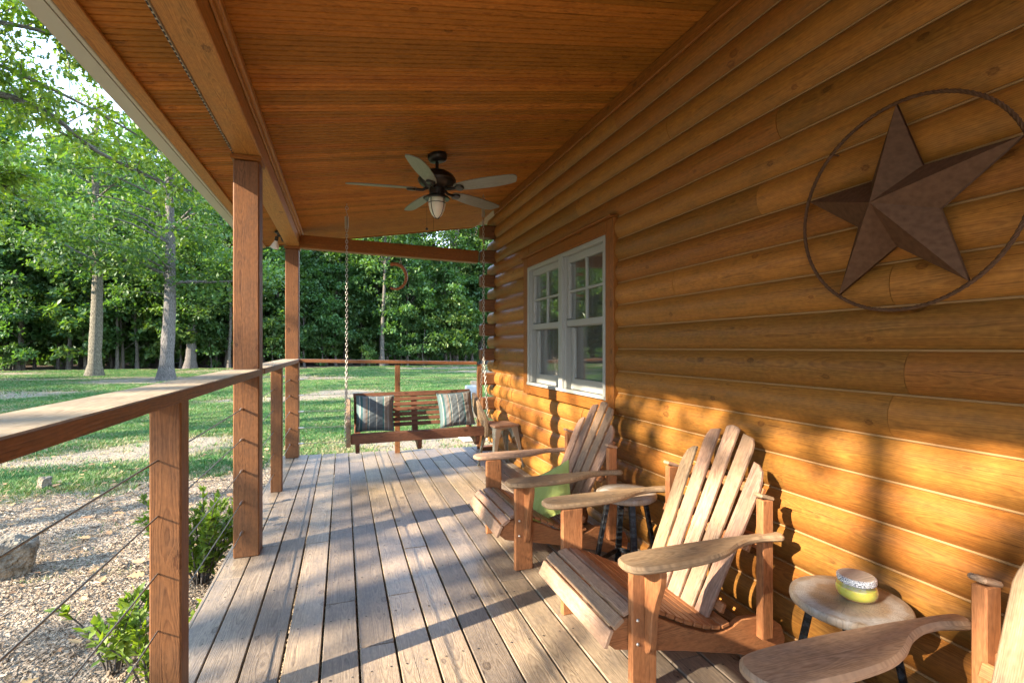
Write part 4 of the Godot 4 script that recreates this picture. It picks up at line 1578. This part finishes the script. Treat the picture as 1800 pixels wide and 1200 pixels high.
func build_grass() -> void:
	var tuft := mb()
	for i in 11:
		var a := rng.randf() * TAU
		var r := rng.randf() * 0.07
		var p := Vector3(cos(a) * r, -0.01, sin(a) * r)
		var lean := Vector3(cos(a + rng.randf_range(-1, 1)), 0, sin(a + rng.randf_range(-1, 1))) * rng.randf_range(0.01, 0.05)
		var side := Vector3(-sin(a), 0, cos(a)) * rng.randf_range(0.003, 0.0055)
		var hgt := rng.randf_range(0.035, 0.085)
		var tip := p + lean + Vector3(0, hgt, 0)
		var mid := p + lean * 0.35 + Vector3(0, hgt * 0.55, 0)
		var nn := side.cross(tip - p).normalized()
		tuft.tint = Color(1, 1, 1) * rng.randf_range(0.75, 1.25)
		var i0 := tuft.vert(p - side, nn, Vector2.ZERO)
		var i1 := tuft.vert(p + side, nn, Vector2.ZERO)
		var i2 := tuft.vert(mid + side * 0.8, nn, Vector2.ZERO)
		var i3 := tuft.vert(mid - side * 0.8, nn, Vector2.ZERO)
		var i4 := tuft.vert(tip, nn, Vector2.ZERO)
		tuft.quad_i(i0, i1, i2, i3)
		tuft.tri_i(i3, i2, i4)
	var me := tuft.mesh()
	var tone := noise(FastNoiseLite.TYPE_SIMPLEX, 0.5, 3, 310)
	var xf := []
	var cols := []
	var want := 150000
	var tries := 0
	while xf.size() < want and tries < 900000:
		tries += 1
		# denser near the porch
		var s := rng.randf()
		var a := 4.5 + 42.0 * pow(s, 1.7)
		var x := rng.randf_range(-0.56 * a - 1.5, minf(0.32 * a + 0.6, 14.0))
		if x > -1.0 and a < end_ahead(x) + 0.25:
			continue
		var t := turf(x, a)
		if rng.randf() > t * 1.05 + 0.04:
			continue
		var grow := 1.0 + a * 0.045
		var k := tone.get_noise_2d(x, a) * 0.5 + 0.5
		xf.append(Transform3D(Basis(Vector3.UP, rng.randf() * TAU).scaled(Vector3(grow, lerpf(0.7, 1.15, rng.randf()) * (0.8 + 0.2 * grow), grow)), F(x, GROUND - 0.012, a)))
		var c := Color(0.045, 0.155, 0.03).lerp(Color(0.13, 0.215, 0.05), clampf(k * 0.9 + rng.randf_range(-0.25, 0.3), 0.0, 1.0))
		if rng.randf() < 0.12 + 0.5 * (1.0 - t):
			c = Color(0.33, 0.28, 0.15)
		cols.append(c)
	var mm := MultiMesh.new()
	mm.transform_format = MultiMesh.TRANSFORM_3D
	mm.use_colors = true
	mm.mesh = me
	mm.instance_count = xf.size()
	for i in xf.size():
		mm.set_instance_transform(i, xf[i])
		mm.set_instance_color(i, cols[i])
	var mi := MultiMeshInstance3D.new()
	mi.name = "grass"
	mi.multimesh = mm
	mi.material_override = M.grass_blade
	add_child(mi)
	tag(mi, "short green lawn grass with straw-coloured patches", "grass", "", "stuff")

func build_stones() -> void:
	for st in [[F(-2.4, GROUND, 4.72), Vector3(0.17, 0.21, 0.14), 0.4, 5, "big upright grey field stone lying in the mulch bed"], [F(-3.5, GROUND, 7.6), Vector3(0.06, 0.1, 0.05), 1.0, 6, "small pale stone in the mulch beyond the big stone"]]:
		var nz := noise(FastNoiseLite.TYPE_SIMPLEX, 1.6, 3, st[3])
		var cell := noise(FastNoiseLite.TYPE_CELLULAR, 0.9, 1, st[3])
		var sph := SphereMesh.new()
		sph.radial_segments = 40
		sph.rings = 24
		sph.radius = 1.0
		sph.height = 2.0
		var arr := sph.get_mesh_arrays()
		var b := mb()
		var pos: PackedVector3Array = arr[Mesh.ARRAY_VERTEX]
		for p in pos:
			var q := p
			# push the ball towards a block, then roughen it
			var m := maxf(absf(q.x), maxf(absf(q.y), absf(q.z)))
			q = q.lerp(q / m, 0.82)
			q *= 0.92 + 0.14 * nz.get_noise_3dv(p * 0.6) + 0.06 * cell.get_noise_3dv(p * 0.9)
			b.v.append(q * st[1] + Vector3(0.0, st[1].y * 0.62, 0))
			b.n.append(p)
			b.uv.append(Vector2.ZERO)
			b.c.append(Color(1, 1, 1))
		b.ix = arr[Mesh.ARRAY_INDEX]
		var tool := SurfaceTool.new()
		tool.create_from(b.mesh(), 0)
		tool.generate_normals()
		var o := put_mesh(tool.commit(), "field_stone", M.field_stone, self)
		o.position = st[0]
		o.rotation = Vector3(0.1, st[2], -0.12)
		tag(o, st[4], "stone", "")

# a pointed leaf, folded along its midrib: length L along dir
func leaf_blade(b: MB, at: Vector3, dir: Vector3, up: Vector3, l: float, w: float, c: Color) -> void:
	var side := dir.cross(up).normalized()
	var nn := side.cross(dir).normalized()
	b.tint = c
	var i0 := b.vert(at, nn, Vector2.ZERO)
	var i1 := b.vert(at + dir * l * 0.5 + side * w * 0.5 + nn * w * 0.12, (nn - side * 0.3), Vector2.ZERO)
	var i2 := b.vert(at + dir * l, nn, Vector2.ZERO)
	var i3 := b.vert(at + dir * l * 0.5 - side * w * 0.5 + nn * w * 0.12, (nn + side * 0.3), Vector2.ZERO)
	b.quad_i(i0, i1, i2, i3)

# a lobed oak leaf
func oak_leaf(b: MB, at: Vector3, dir: Vector3, up: Vector3, l: float, c: Color) -> void:
	var side := dir.cross(up).normalized()
	var nn := side.cross(dir).normalized()
	b.tint = c
	var outline := [Vector2(0.0, 0.0), Vector2(0.16, 0.10), Vector2(0.26, 0.06), Vector2(0.42, 0.27), Vector2(0.5, 0.10), Vector2(0.68, 0.33), Vector2(0.74, 0.13), Vector2(0.9, 0.2), Vector2(1.0, 0.0)]
	var spine := b.vert(at + dir * l * 0.5, nn, Vector2.ZERO)
	for s in [1.0, -1.0]:
		var last := -1
		for p in outline:
			var q: Vector3 = at + dir * l * p.x + side * s * l * p.y + nn * l * (0.12 * p.y - 0.1 * p.x * p.x)
			var id := b.vert(q, nn - side * s * 0.25, Vector2.ZERO)
			if last >= 0:
				b.tri_i(spine, last, id)
			last = id

func rand_dir(r: RandomNumberGenerator) -> Vector3:
	var z := r.randf_range(-1, 1)
	var a := r.randf() * TAU
	var s := sqrt(1.0 - z * z)
	return Vector3(cos(a) * s, z, sin(a) * s)

func leaf_color(r: RandomNumberGenerator, warm: float) -> Color:
	var c := Color(0.06, 0.15, 0.055).lerp(Color(0.115, 0.215, 0.07), r.randf())
	c = c.lerp(Color(0.16, 0.21, 0.04), r.randf() * warm)
	return c

func build_shrub(label: String, at: Vector3, size: float, stems: int, leaf: float, seed_is: int, airy := 1.0) -> void:
	var r := RandomNumberGenerator.new()
	r.seed = seed_is
	var s := thing("leafy_shrub", label, "shrub", at)
	var wood_b := mb()
	var lb := mb()
	for i in stems:
		var a := r.randf() * TAU
		var tip := Vector3(cos(a), 0, sin(a)) * size * r.randf_range(0.2, 0.75) + Vector3(0, size * r.randf_range(0.55, 1.15), 0)
		var mid := tip * 0.5 + Vector3(0, size * 0.12, 0)
		var path := smooth_path([Vector3(cos(a), 0, sin(a)) * 0.03, mid, tip], 5)
		wood_b.tube(path, [0.006, 0.006, 0.005, 0.005, 0.005, 0.004, 0.004, 0.004, 0.003, 0.003, 0.002], 5)
		for k in int(26 * airy):
			var u := r.randf_range(0.25, 1.0)
			var p: Vector3 = path[int(u * (path.size() - 1))]
			var d := (rand_dir(r) + (tip - mid).normalized() * 0.7 + Vector3(0, 0.35, 0)).normalized()
			var c := Color(0.11, 0.20, 0.03).lerp(Color(0.25, 0.33, 0.06), r.randf())
			leaf_blade(lb, p, d, (Vector3.UP + rand_dir(r) * 0.5).normalized(), leaf * r.randf_range(0.7, 1.3), leaf * r.randf_range(0.38, 0.55), c)
	put(wood_b, "stems", M.bark_2, s)
	put(lb, "foliage", M.leaf, s)

# trunk, limbs and a crown of leaf sprays about the limbs' ends; returns [wood mesh, crown mesh]
func tree_meshes(seed_is: int, tall: float, trunk_r: float, clear: float, spread: float, clumps: int, leaves: int, leaf: float, clump_r: float, warm: float, flat := 0.55) -> Array:
	var r := RandomNumberGenerator.new()
	r.seed = seed_is
	var wood_b := mb()
	var lb := mb()
	var bend := Vector3(r.randf_range(-1, 1), 0, r.randf_range(-1, 1)) * 0.035 * tall
	var spine := []
	var rad := []
	for i in 13:
		var u := i / 12.0
		spine.append(Vector3(bend.x * u * u + 0.08 * sin(u * 7.0 + seed_is), tall * 0.92 * u, bend.z * u * u + 0.08 * cos(u * 5.0 + seed_is)))
		rad.append(trunk_r * (1.0 - 0.86 * u) * (1.0 + 0.5 * exp(-u * 38.0)) + 0.015)
	spine[0] -= Vector3(0, 0.15, 0)
	wood_b.tube(spine, rad, 9)
	for c in clumps:
		var u := clampf(clear + (1.0 - clear) * pow(r.randf(), 0.8), clear, 0.98)
		var from: Vector3 = spine[clampi(int(u * 12.0 * 0.9), 0, 12)]
		var a := r.randf() * TAU
		# crown profile: widest a third of the way up
		var uu := (u - clear) / (1.0 - clear)
		var reach := spread * (0.35 + 0.65 * sin(PI * clampf(0.22 + uu * 0.78, 0.0, 1.0))) * r.randf_range(0.35, 1.0)
		var at := Vector3(from.x + cos(a) * reach, tall * u + r.randf_range(-0.3, 0.5), from.z + sin(a) * reach)
		if c % 3 == 0:
			var mid := from.lerp(at, 0.5) + Vector3(0, 0.1 * reach, 0)
			wood_b.tube(smooth_path([from, mid, at], 3), [trunk_r * 0.28, trunk_r * 0.24, trunk_r * 0.2, trunk_r * 0.16, trunk_r * 0.1, trunk_r * 0.06, 0.012], 5)
		var tone := r.randf_range(0.7, 1.25)
		var here := clump_r * r.randf_range(0.6, 1.25)
		for k in leaves:
			var d := rand_dir(r)
			var p := at + Vector3(d.x, d.y * flat, d.z) * here * pow(r.randf(), 0.45)
			var dir := (d * 0.6 + rand_dir(r) + Vector3(0, -0.25, 0)).normalized()
			var upv := (Vector3.UP + rand_dir(r) * 0.7).normalized()
			var l := leaf * r.randf_range(0.6, 1.35)
			var col := leaf_color(r, warm) * tone
			leaf_blade(lb, p, dir, upv, l, l * 0.62, Color(col.r, col.g, col.b))
	return [wood_b.mesh(), lb.mesh()]

func plant_tree(called: String, label: String, meshes: Array, at: Vector3, turn: float, scale_by: Vector3, bark: Material, group := "") -> Node3D:
	var t := thing(called, label, "tree", at, turn, group)
	t.scale = scale_by
	put_mesh(meshes[0], "trunk", bark, t)
	put_mesh(meshes[1], "crown", M.leaf, t)
	return t

func build_woods() -> void:
	var tall := []
	for i in 4:
		tall.append(tree_meshes(500 + i, [21.0, 18.0, 23.0, 17.0][i], [0.3, 0.24, 0.33, 0.2][i], [0.22, 0.28, 0.3, 0.2][i], [4.6, 3.8, 5.0, 3.6][i], 62, 140, [0.36, 0.46, 0.4, 0.5][i], 1.5, [0.1, 0.55, 0.3, 0.75][i]))
	var mid := []
	for i in 4:
		mid.append(tree_meshes(520 + i, [9.5, 8.0, 11.0, 7.0][i], [0.11, 0.09, 0.13, 0.08][i], [0.1, 0.16, 0.14, 0.2][i], [2.6, 2.3, 2.9, 2.2][i], 56, 130, [0.28, 0.36, 0.32, 0.4][i], 0.95, [0.1, 0.6, 0.25, 0.8][i], 0.4))
	var low := []
	for i in 2:
		low.append(tree_meshes(540 + i, [3.2, 2.6][i], 0.035, 0.12, [1.3, 1.1][i], 16, 90, 0.22, 0.6, 0.4, 0.5))
	var edge_label := "slim leafy understorey tree along the edge of the woods across the lawn"
	var tall_label := "tall broadleaf tree rising in the woods across the lawn"
	var r := RandomNumberGenerator.new()
	r.seed = 77
	# far side of the lawn, front to back
	for i in 50:
		var x := lerpf(-34.0, 17.0, (i + r.randf()) / 50.0)
		var a := 47.5 + r.randf() * 4.0
		plant_tree("understorey_tree", edge_label, mid[r.randi() % 4], F(x, GROUND, a), r.randf() * TAU, Vector3.ONE * r.randf_range(0.8, 1.25), M.bark_2, "edge of the far woods")
	for i in 30:
		var x := lerpf(-36.0, 18.0, (i + r.randf()) / 30.0)
		plant_tree("woodland_tree", tall_label, tall[r.randi() % 4], F(x, GROUND, 51.5 + r.randf() * 6.0), r.randf() * TAU, Vector3.ONE * r.randf_range(0.75, 1.1) * (0.82 if x > -4.0 else 1.0), M.bark_2, "tall trees of the far woods")
	for i in 36:
		var x := lerpf(-44.0, 22.0, (i + r.randf()) / 36.0)
		plant_tree("woodland_tree", tall_label, tall[r.randi() % 4], F(x, GROUND, 59.0 + r.randf() * 16.0), r.randf() * TAU, Vector3.ONE * r.randf_range(0.85, 1.2) * (0.8 if x > -4.0 else 1.0), M.bark_2, "tall trees of the far woods")
	for i in 26:
		var x := lerpf(-30.0, 15.0, (i + r.randf()) / 26.0)
		plant_tree("sapling", "low leafy sapling at the foot of the far woods", low[r.randi() % 2], F(x, GROUND, 46.8 + r.randf() * 7.0), r.randf() * TAU, Vector3.ONE * r.randf_range(0.7, 1.3), M.bark_2, "saplings at the foot of the woods")
	# slim clear-stemmed trees along the edge
	var slim := []
	for i in 2:
		slim.append(tree_meshes(560 + i, [15.0, 13.0][i], [0.16, 0.11][i], 0.5, 3.0, 36, 120, 0.36, 1.1, 0.35))
	for x in [-26.2, -24.0, -20.6, -17.5, -15.2, -9.6, -7.4, 3.2]:
		plant_tree("slim_tree", "slim clear-stemmed tree at the front of the woods across the lawn", slim[r.randi() % 2], F(x + r.randf(), GROUND, 46.2 + r.randf() * 2.5), r.randf() * TAU, Vector3.ONE * r.randf_range(0.85, 1.2), M.bark_2, "slim trees at the front of the woods")
	# undergrowth deep in the woods
	var under := mb()
	for i in 14000:
		var p := F(r.randf_range(-48.0, 24.0), GROUND + 5.0 * pow(r.randf(), 1.6), r.randf_range(58.0, 82.0))
		leaf_blade(under, p, rand_dir(r), rand_dir(r), r.randf_range(0.4, 0.9), r.randf_range(0.3, 0.6), leaf_color(r, 0.2) * 0.8)
	tag(put(under, "undergrowth", M.leaf, self), "leafy undergrowth deep in the woods across the lawn", "undergrowth", "", "stuff")
	# woods on the sunny side of the lawn: outside the frame, they shade the lawn and show in the window
	for i in 26:
		var a := lerpf(-34.0, 27.0, (i + r.randf()) / 26.0)
		var x := -35.0 - r.randf() * 12.0
		plant_tree("woodland_tree", "tall broadleaf tree in the woods on the open side of the porch", tall[r.randi() % 4], F(x, GROUND, a), r.randf() * TAU, Vector3.ONE * (r.randf_range(0.7, 0.95) if a > 8.0 else r.randf_range(0.45, 0.6)), M.bark_2, "woods beside the lawn")
	for i in 18:
		var a := lerpf(-26.0, 30.0, (i + r.randf()) / 18.0)
		plant_tree("understorey_tree", "slim understorey tree in the woods on the open side of the porch", mid[r.randi() % 4], F(-32.0 - r.randf() * 4.0, GROUND, a), r.randf() * TAU, Vector3.ONE * r.randf_range(0.8, 1.2), M.bark_2, "woods beside the lawn")

# the three oaks that stand free on the lawn
func build_lawn_oaks() -> void:
	var specs := [
		{"at": F(-14.3, GROUND, 36.4), "r": 0.33, "tall": 19.0, "lean": Vector2(0.012, 0.0), "bark": M.bark_0, "seed": 601, "label": "pale mossy oak trunk, the one farthest from the porch posts", "crown": 0.46},
		{"at": F(-9.0, GROUND, 30.9), "r": 0.32, "tall": 18.0, "lean": Vector2(0.02, 0.0), "bark": M.bark_1, "seed": 602, "label": "grey oak with two low side limbs, middle of the three lawn oaks", "crown": 0.42},
		{"at": F(-11.9, GROUND, 46.8), "r": 0.38, "tall": 17.0, "lean": Vector2(0.01, 0.0), "bark": M.bark_1, "seed": 603, "label": "grey oak trunk at the woods' edge, seen beside the near post", "crown": 0.36}]
	for sp in specs:
		var r := RandomNumberGenerator.new()
		r.seed = sp.seed
		var t := thing("oak_tree", sp.label, "tree", sp.at, 0.0, "oaks standing on the lawn")
		var wb := mb()
		var spine := []
		var rad := []
		for i in 22:
			var u := i / 21.0
			spine.append(Vector3(sp.lean.x * sp.tall * u + 0.1 * sin(u * 6.0), sp.tall * 0.85 * u, 0.08 * sin(u * 9.0)))
			rad.append(sp.r * (1.0 - 0.75 * u) * (1.0 + 0.55 * exp(-u * 60.0)) + 0.02)
		spine[0] -= Vector3(0, 0.1, 0)
		wb.tube(spine, rad, 14)
		# bark ridges
		for i in wb.v.size():
			var p := wb.v[i]
			wb.v[i] = p + wb.n[i] * 0.018 * sin(wb.uv[i].x * 38.0 + 2.0 * sin(p.y * 1.7))
		var lb := mb()
		var ends := []
		if sp.seed == 602:
			for limb in [[Vector3(0.05, 5.6, 0), Vector3(-1.3, 6.25, 0.3), Vector3(-2.8, 6.2, 0.2), Vector3(-4.2, 6.9, 0.4)], [Vector3(0.1, 5.2, 0), Vector3(1.2, 5.3, 0.2), Vector3(2.6, 5.35, 0.3), Vector3(4.2, 5.6, 0.2)]]:
				wb.tube(smooth_path(limb, 4), [0.12, 0.11, 0.1, 0.095, 0.09, 0.085, 0.08, 0.07, 0.06, 0.055, 0.05, 0.04, 0.03], 7)
				for k in 9:
					ends.append(limb[1 + k % 3] + rand_dir(r) * 1.1 + Vector3(0, 0.4, 0))
		for k in 46:
			var u: float = lerpf(sp.crown, 1.0, r.randf())
			var from: Vector3 = spine[clampi(int(u * 18.0), 0, 21)]
			var a := r.randf() * TAU
			var reach := 5.6 * sin(PI * clampf(0.2 + (u - sp.crown) / (1.0 - sp.crown) * 0.75, 0.0, 1.0)) * r.randf_range(0.35, 1.0)
			var at := from + Vector3(cos(a) * reach, r.randf_range(0.2, 1.6), sin(a) * reach)
			ends.append(at)
			if k % 2 == 0:
				wb.tube(smooth_path([from, from.lerp(at, 0.5) + Vector3(0, 0.3, 0), at], 3), [0.07, 0.06, 0.05, 0.04, 0.03, 0.02, 0.01], 6)
		for at in ends:
			var tone := r.randf_range(0.75, 1.25)
			for k in 230:
				var d := rand_dir(r)
				var p: Vector3 = at + Vector3(d.x, d.y * 0.5, d.z) * 1.35 * pow(r.randf(), 0.5)
				var l := 0.26 * r.randf_range(0.6, 1.3)
				leaf_blade(lb, p, (rand_dir(r) + Vector3(0, -0.3, 0)).normalized(), (Vector3.UP + rand_dir(r) * 0.7).normalized(), l, l * 0.6, leaf_color(r, 0.55) * tone)
		put(wb, "trunk", sp.bark, t)
		put(lb, "crown", M.leaf, t)

# the near oak whose boughs hang in at the upper edge; its trunk stands outside the frame
func build_near_oak() -> void:
	var at := F(-9.2, GROUND, 10.5)
	var t := thing("oak_tree", "near oak whose leafy bough hangs in beside the eave", "tree", at)
	var r := RandomNumberGenerator.new()
	r.seed = 650
	var wb := mb()
	wb.tube(smooth_path([Vector3(0, -0.1, 0), Vector3(0.05, 2.5, 0), Vector3(0.1, 5.0, 0.1), Vector3(-0.1, 8.0, 0.2), Vector3(0, 11.0, 0)], 4), [0.45, 0.38, 0.35, 0.33, 0.32, 0.31, 0.3, 0.29, 0.28, 0.26, 0.24, 0.22, 0.2, 0.18, 0.16, 0.14, 0.12], 14)
	var boughs := []
	var main := [F(-9.1, 4.6, 10.5), F(-7.4, 5.75, 10.8), F(-5.66, 5.66, 11.0), F(-5.3, 5.58, 11.0), F(-4.86, 5.35, 11.0), F(-4.36, 4.91, 11.0), F(-3.66, 4.57, 11.0), F(-3.12, 4.36, 11.0), F(-2.6, 4.25, 11.0)]
	boughs.append([main, 0.085])
	boughs.append([[F(-9.1, 5.6, 10.5), F(-7.6, 7.0, 10.0), F(-6.0, 7.8, 9.6), F(-4.4, 8.0, 9.4), F(-3.0, 7.7, 9.2)], 0.1])
	boughs.append([[F(-9.1, 6.6, 10.6), F(-7.8, 8.0, 12.0), F(-6.2, 8.8, 13.4), F(-4.6, 8.9, 14.4), F(-3.4, 8.4, 15.0)], 0.1])
	boughs.append([[F(-9.1, 5.2, 10.6), F(-8.2, 6.4, 12.2), F(-7.0, 6.6, 13.8), F(-6.0, 6.2, 15.0)], 0.08])
	boughs.append([[F(-9.1, 4.3, 10.4), F(-8.0, 5.2, 11.4), F(-7.0, 4.9, 12.4), F(-6.3, 4.3, 13.0)], 0.06])
	boughs.append([[F(-9.1, 7.5, 10.6), F(-8.0, 9.5, 10.8), F(-6.5, 10.4, 11.2), F(-5.0, 10.4, 11.8)], 0.09])
	boughs.append([[F(-9.1, 4.0, 10.2), F(-7.0, 5.6, 9.4), F(-5.4, 6.5, 8.6), F(-4.2, 6.5, 8.2), F(-3.2, 6.0, 8.0)], 0.07])
	boughs.append([[F(-9.1, 5.4, 10.2), F(-7.2, 6.2, 10.4), F(-5.6, 6.6, 10.4), F(-4.2, 6.4, 10.2), F(-3.2, 5.9, 10.0)], 0.08])
	boughs.append([[F(-9.1, 6.2, 10.6), F(-8.0, 7.4, 13.0), F(-6.8, 7.6, 15.0), F(-5.4, 7.2, 16.6), F(-4.4, 6.6, 17.6)], 0.08])
	var lb := mb()
	for bg in boughs:
		var pts := []
		for p in bg[0]:
			pts.append(p - at)
		var path := smooth_path(pts, 5)
		var rad := []
		for i in path.size():
			rad.append(lerpf(bg[1], 0.012, pow(float(i) / (path.size() - 1), 0.8)))
		wb.tube(path, rad, 8)
		# twigs, each with a spray of leaves
		var twigs := 34 if bg == boughs[0] else 70
		for k in twigs:
			var u := r.randf_range(0.22, 1.0)
			var p: Vector3 = path[int(u * (path.size() - 1))]
			var d := (rand_dir(r) + Vector3(0.3, 0.25, 0)).normalized()
			var q := p + d * r.randf_range(0.35, 1.15)
			wb.tube([p, p.lerp(q, 0.5) + Vector3(0, 0.06, 0), q], [0.012, 0.008, 0.004], 4, false, false)
			for j in 40:
				var s := p.lerp(q, r.randf_range(0.25, 1.08)) + rand_dir(r) * 0.14
				var c := Color(0.10, 0.19, 0.026).lerp(Color(0.26, 0.33, 0.045), pow(r.randf(), 1.1))
				oak_leaf(lb, s, (rand_dir(r) + d * 0.6 + Vector3(0, -0.4, 0)).normalized(), (Vector3.UP + rand_dir(r) * 0.6).normalized(), r.randf_range(0.09, 0.16), c)
	put(wb, "trunk", M.bark_2, t)
	put(lb, "crown", M.leaf, t)

# trees towards the sun, outside the frame, that dapple the porch
func build_shade_trees() -> void:
	for sp in SHADE:
		var me := tree_meshes(sp[4], sp[2], 0.25, sp[3], sp[5], sp[6], 75, 0.2, 0.58, 0.4, 0.6)
		plant_tree("shade_tree", sp[7], me, F(sp[0], GROUND, sp[1]), 0.0, Vector3.ONE, M.bark_0, "trees towards the sun")

const SHADE := [
	[-12.5, -2.4, 10.0, 0.42, 701, 3.6, 24, "leafy tree on the open side of the porch that dapples the deck"],
	[-17.0, -1.6, 13.0, 0.45, 702, 4.2, 26, "taller leafy tree behind the one that dapples the deck"],
	[-15.0, 3.0, 12.0, 0.42, 703, 3.8, 26, "leafy tree beyond the porch that dapples the far deck"],
	[-22.0, 9.0, 15.0, 0.3, 704, 5.0, 46, "leafy tree on the lawn's sunny side"],
	[-20.0, 18.0, 14.0, 0.3, 705, 5.0, 50, "leafy tree on the lawn's sunny side farther along"],
	[-24.0, 26.0, 16.0, 0.25, 706, 5.0, 60, "leafy tree on the lawn's sunny side near the woods"]]

func build_utility_box() -> void:
	var at := F(2.93, GROUND, 11.6)
	var u := thing("utility_box", "grey electrical box on a wooden post behind the swing", "utility box", at)
	var b := mb()
	b.board(Vector3(0.1, 0.45, -0.05), Vector3(0.14, 0.95, 0.09), 1, 0.005)
	put(b, "post", M.rail_weathered, u)
	b = mb()
	b.board(Vector3(0, 0.66, 0.06), Vector3(0.26, 0.34, 0.13), 1, 0.01)
	var bx := put(b, "meter_box", M.box_grey, u)
	b = mb()
	b.board(Vector3(0, 0.66, 0.128), Vector3(0.22, 0.29, 0.012), 1, 0.004)
	put(b, "box_cover", M.box_grey, bx)
	b = mb()
	b.tube([Vector3(0.04, 0.5, 0.06), Vector3(0.04, 0.02, 0.06)], 0.02, 8)
	put(b, "conduit", M.galvanised_steel, u)
	var pad := thing("concrete_pad", "pale concrete pad on the lawn behind the log corner", "pad", F(2.55, GROUND, 9.2))
	b = mb()
	b.board(Vector3(0, 0.07, 0), Vector3(0.9, 0.14, 0.8), 0, 0.015)
	put(b, "slab", M.pad_concrete, pad)

# ------------------------------------------------------------------ the scene
func _ready() -> void:
	rng.seed = 20240601
	# camera: level, turned to the log wall, the lens shifted a little upwards
	var cam := Camera3D.new()
	cam.name = "camera"
	add_child(cam)
	cam.position = Vector3(0, 1.25, 0)
	cam.rotation.y = -deg_to_rad(19.08)
	var near := 0.05
	cam.set_frustum(2.0 * near * 600.0 / 860.0, Vector2(0, 10.5 / 860.0 * near), near, 400.0)
	cam.current = true
	# sky and exposure
	var sky_m := ProceduralSkyMaterial.new()
	sky_m.sky_top_color = srgb(0.30, 0.46, 0.74)
	sky_m.sky_horizon_color = srgb(0.78, 0.84, 0.9)
	sky_m.sky_curve = 0.16
	sky_m.ground_bottom_color = srgb(0.12, 0.13, 0.08)
	sky_m.ground_horizon_color = srgb(0.4, 0.45, 0.45)
	sky_m.sun_angle_max = 12.0
	var sky := Sky.new()
	sky.sky_material = sky_m
	var env := Environment.new()
	env.background_mode = Environment.BG_SKY
	env.sky = sky
	env.background_energy_multiplier = 1.1
	env.tonemap_mode = Environment.TONE_MAPPER_LINEAR
	env.tonemap_exposure = 5.7
	env.sdfgi_enabled = true
	env.ssao_enabled = true
	env.ssil_enabled = true
	var we := WorldEnvironment.new()
	we.name = "environment"
	we.environment = env
	add_child(we)
	# sun: low over the open side of the porch, a little behind the camera
	var sun := DirectionalLight3D.new()
	sun.name = "sun"
	add_child(sun)
	sun.look_at_from_position(Vector3.ZERO, Vector3(1.0, -0.53, -0.26))
	sun.light_color = Color(1.0, 0.94, 0.86)
	sun.light_energy = 1.3
	sun.light_angular_distance = 0.5
	sun.shadow_enabled = true

	make_materials()
	# the large structure
	build_ground()
	build_deck()
	build_cabin()
	build_roof()
	build_posts()
	build_railings()
	# trees and plants
	build_woods()
	build_lawn_oaks()
	build_near_oak()
	build_shade_trees()
	build_shrub("bushy green shrub growing against the near porch post", F(-0.98, GROUND + 0.03, 4.1), 0.6, 36, 0.062, 41, 2.2)
	build_shrub("low shrub under the railing in front of the nearest rail post", F(-1.15, GROUND + 0.03, 3.15), 0.38, 16, 0.062, 42)
	build_shrub("young leafy sprigs at the deck's edge below the cables", F(-0.9, GROUND + 0.03, 2.9), 0.36, 12, 0.055, 43)
	build_stones()
	build_utility_box()
	# furniture and fittings
	build_chair("weathered wooden Adirondack chair with the green pillow on it", F(0.962, 0, 2.875), 0.0)
	build_chair("weathered wooden Adirondack chair between the two round side tables", F(1.02, 0, 1.8), 0.0)
	build_chair("weathered Adirondack chair nearest the camera, cut off by the frame", F(0.97, 0, 0.52), -0.05)
	build_pillow("throw_pillow", "plain green square pillow leaning in an Adirondack chair", F(1.225, 0.345, 2.8), Basis(Vector3.UP, -PI / 2 + 0.25) * Basis(Vector3(1, 0, 0), -0.5) * Basis(Vector3(0, 0, 1), 0.6), 0.32, 0.11, M.green_cloth, 5)
	build_side_table("round wood-topped side table with black legs and nothing on it", F(1.47, 0, 2.33), 0.5)
	build_side_table("round wood-topped side table carrying the yellow candle", F(1.51, 0, 1.11), -0.15)
	build_candle(F(1.535, 0.4605, 1.105))
	build_stool(F(1.56, 0, 4.87), 0.18)
	build_swing()
	build_fan()
	build_star()
	build_hook()
	build_floodlight()
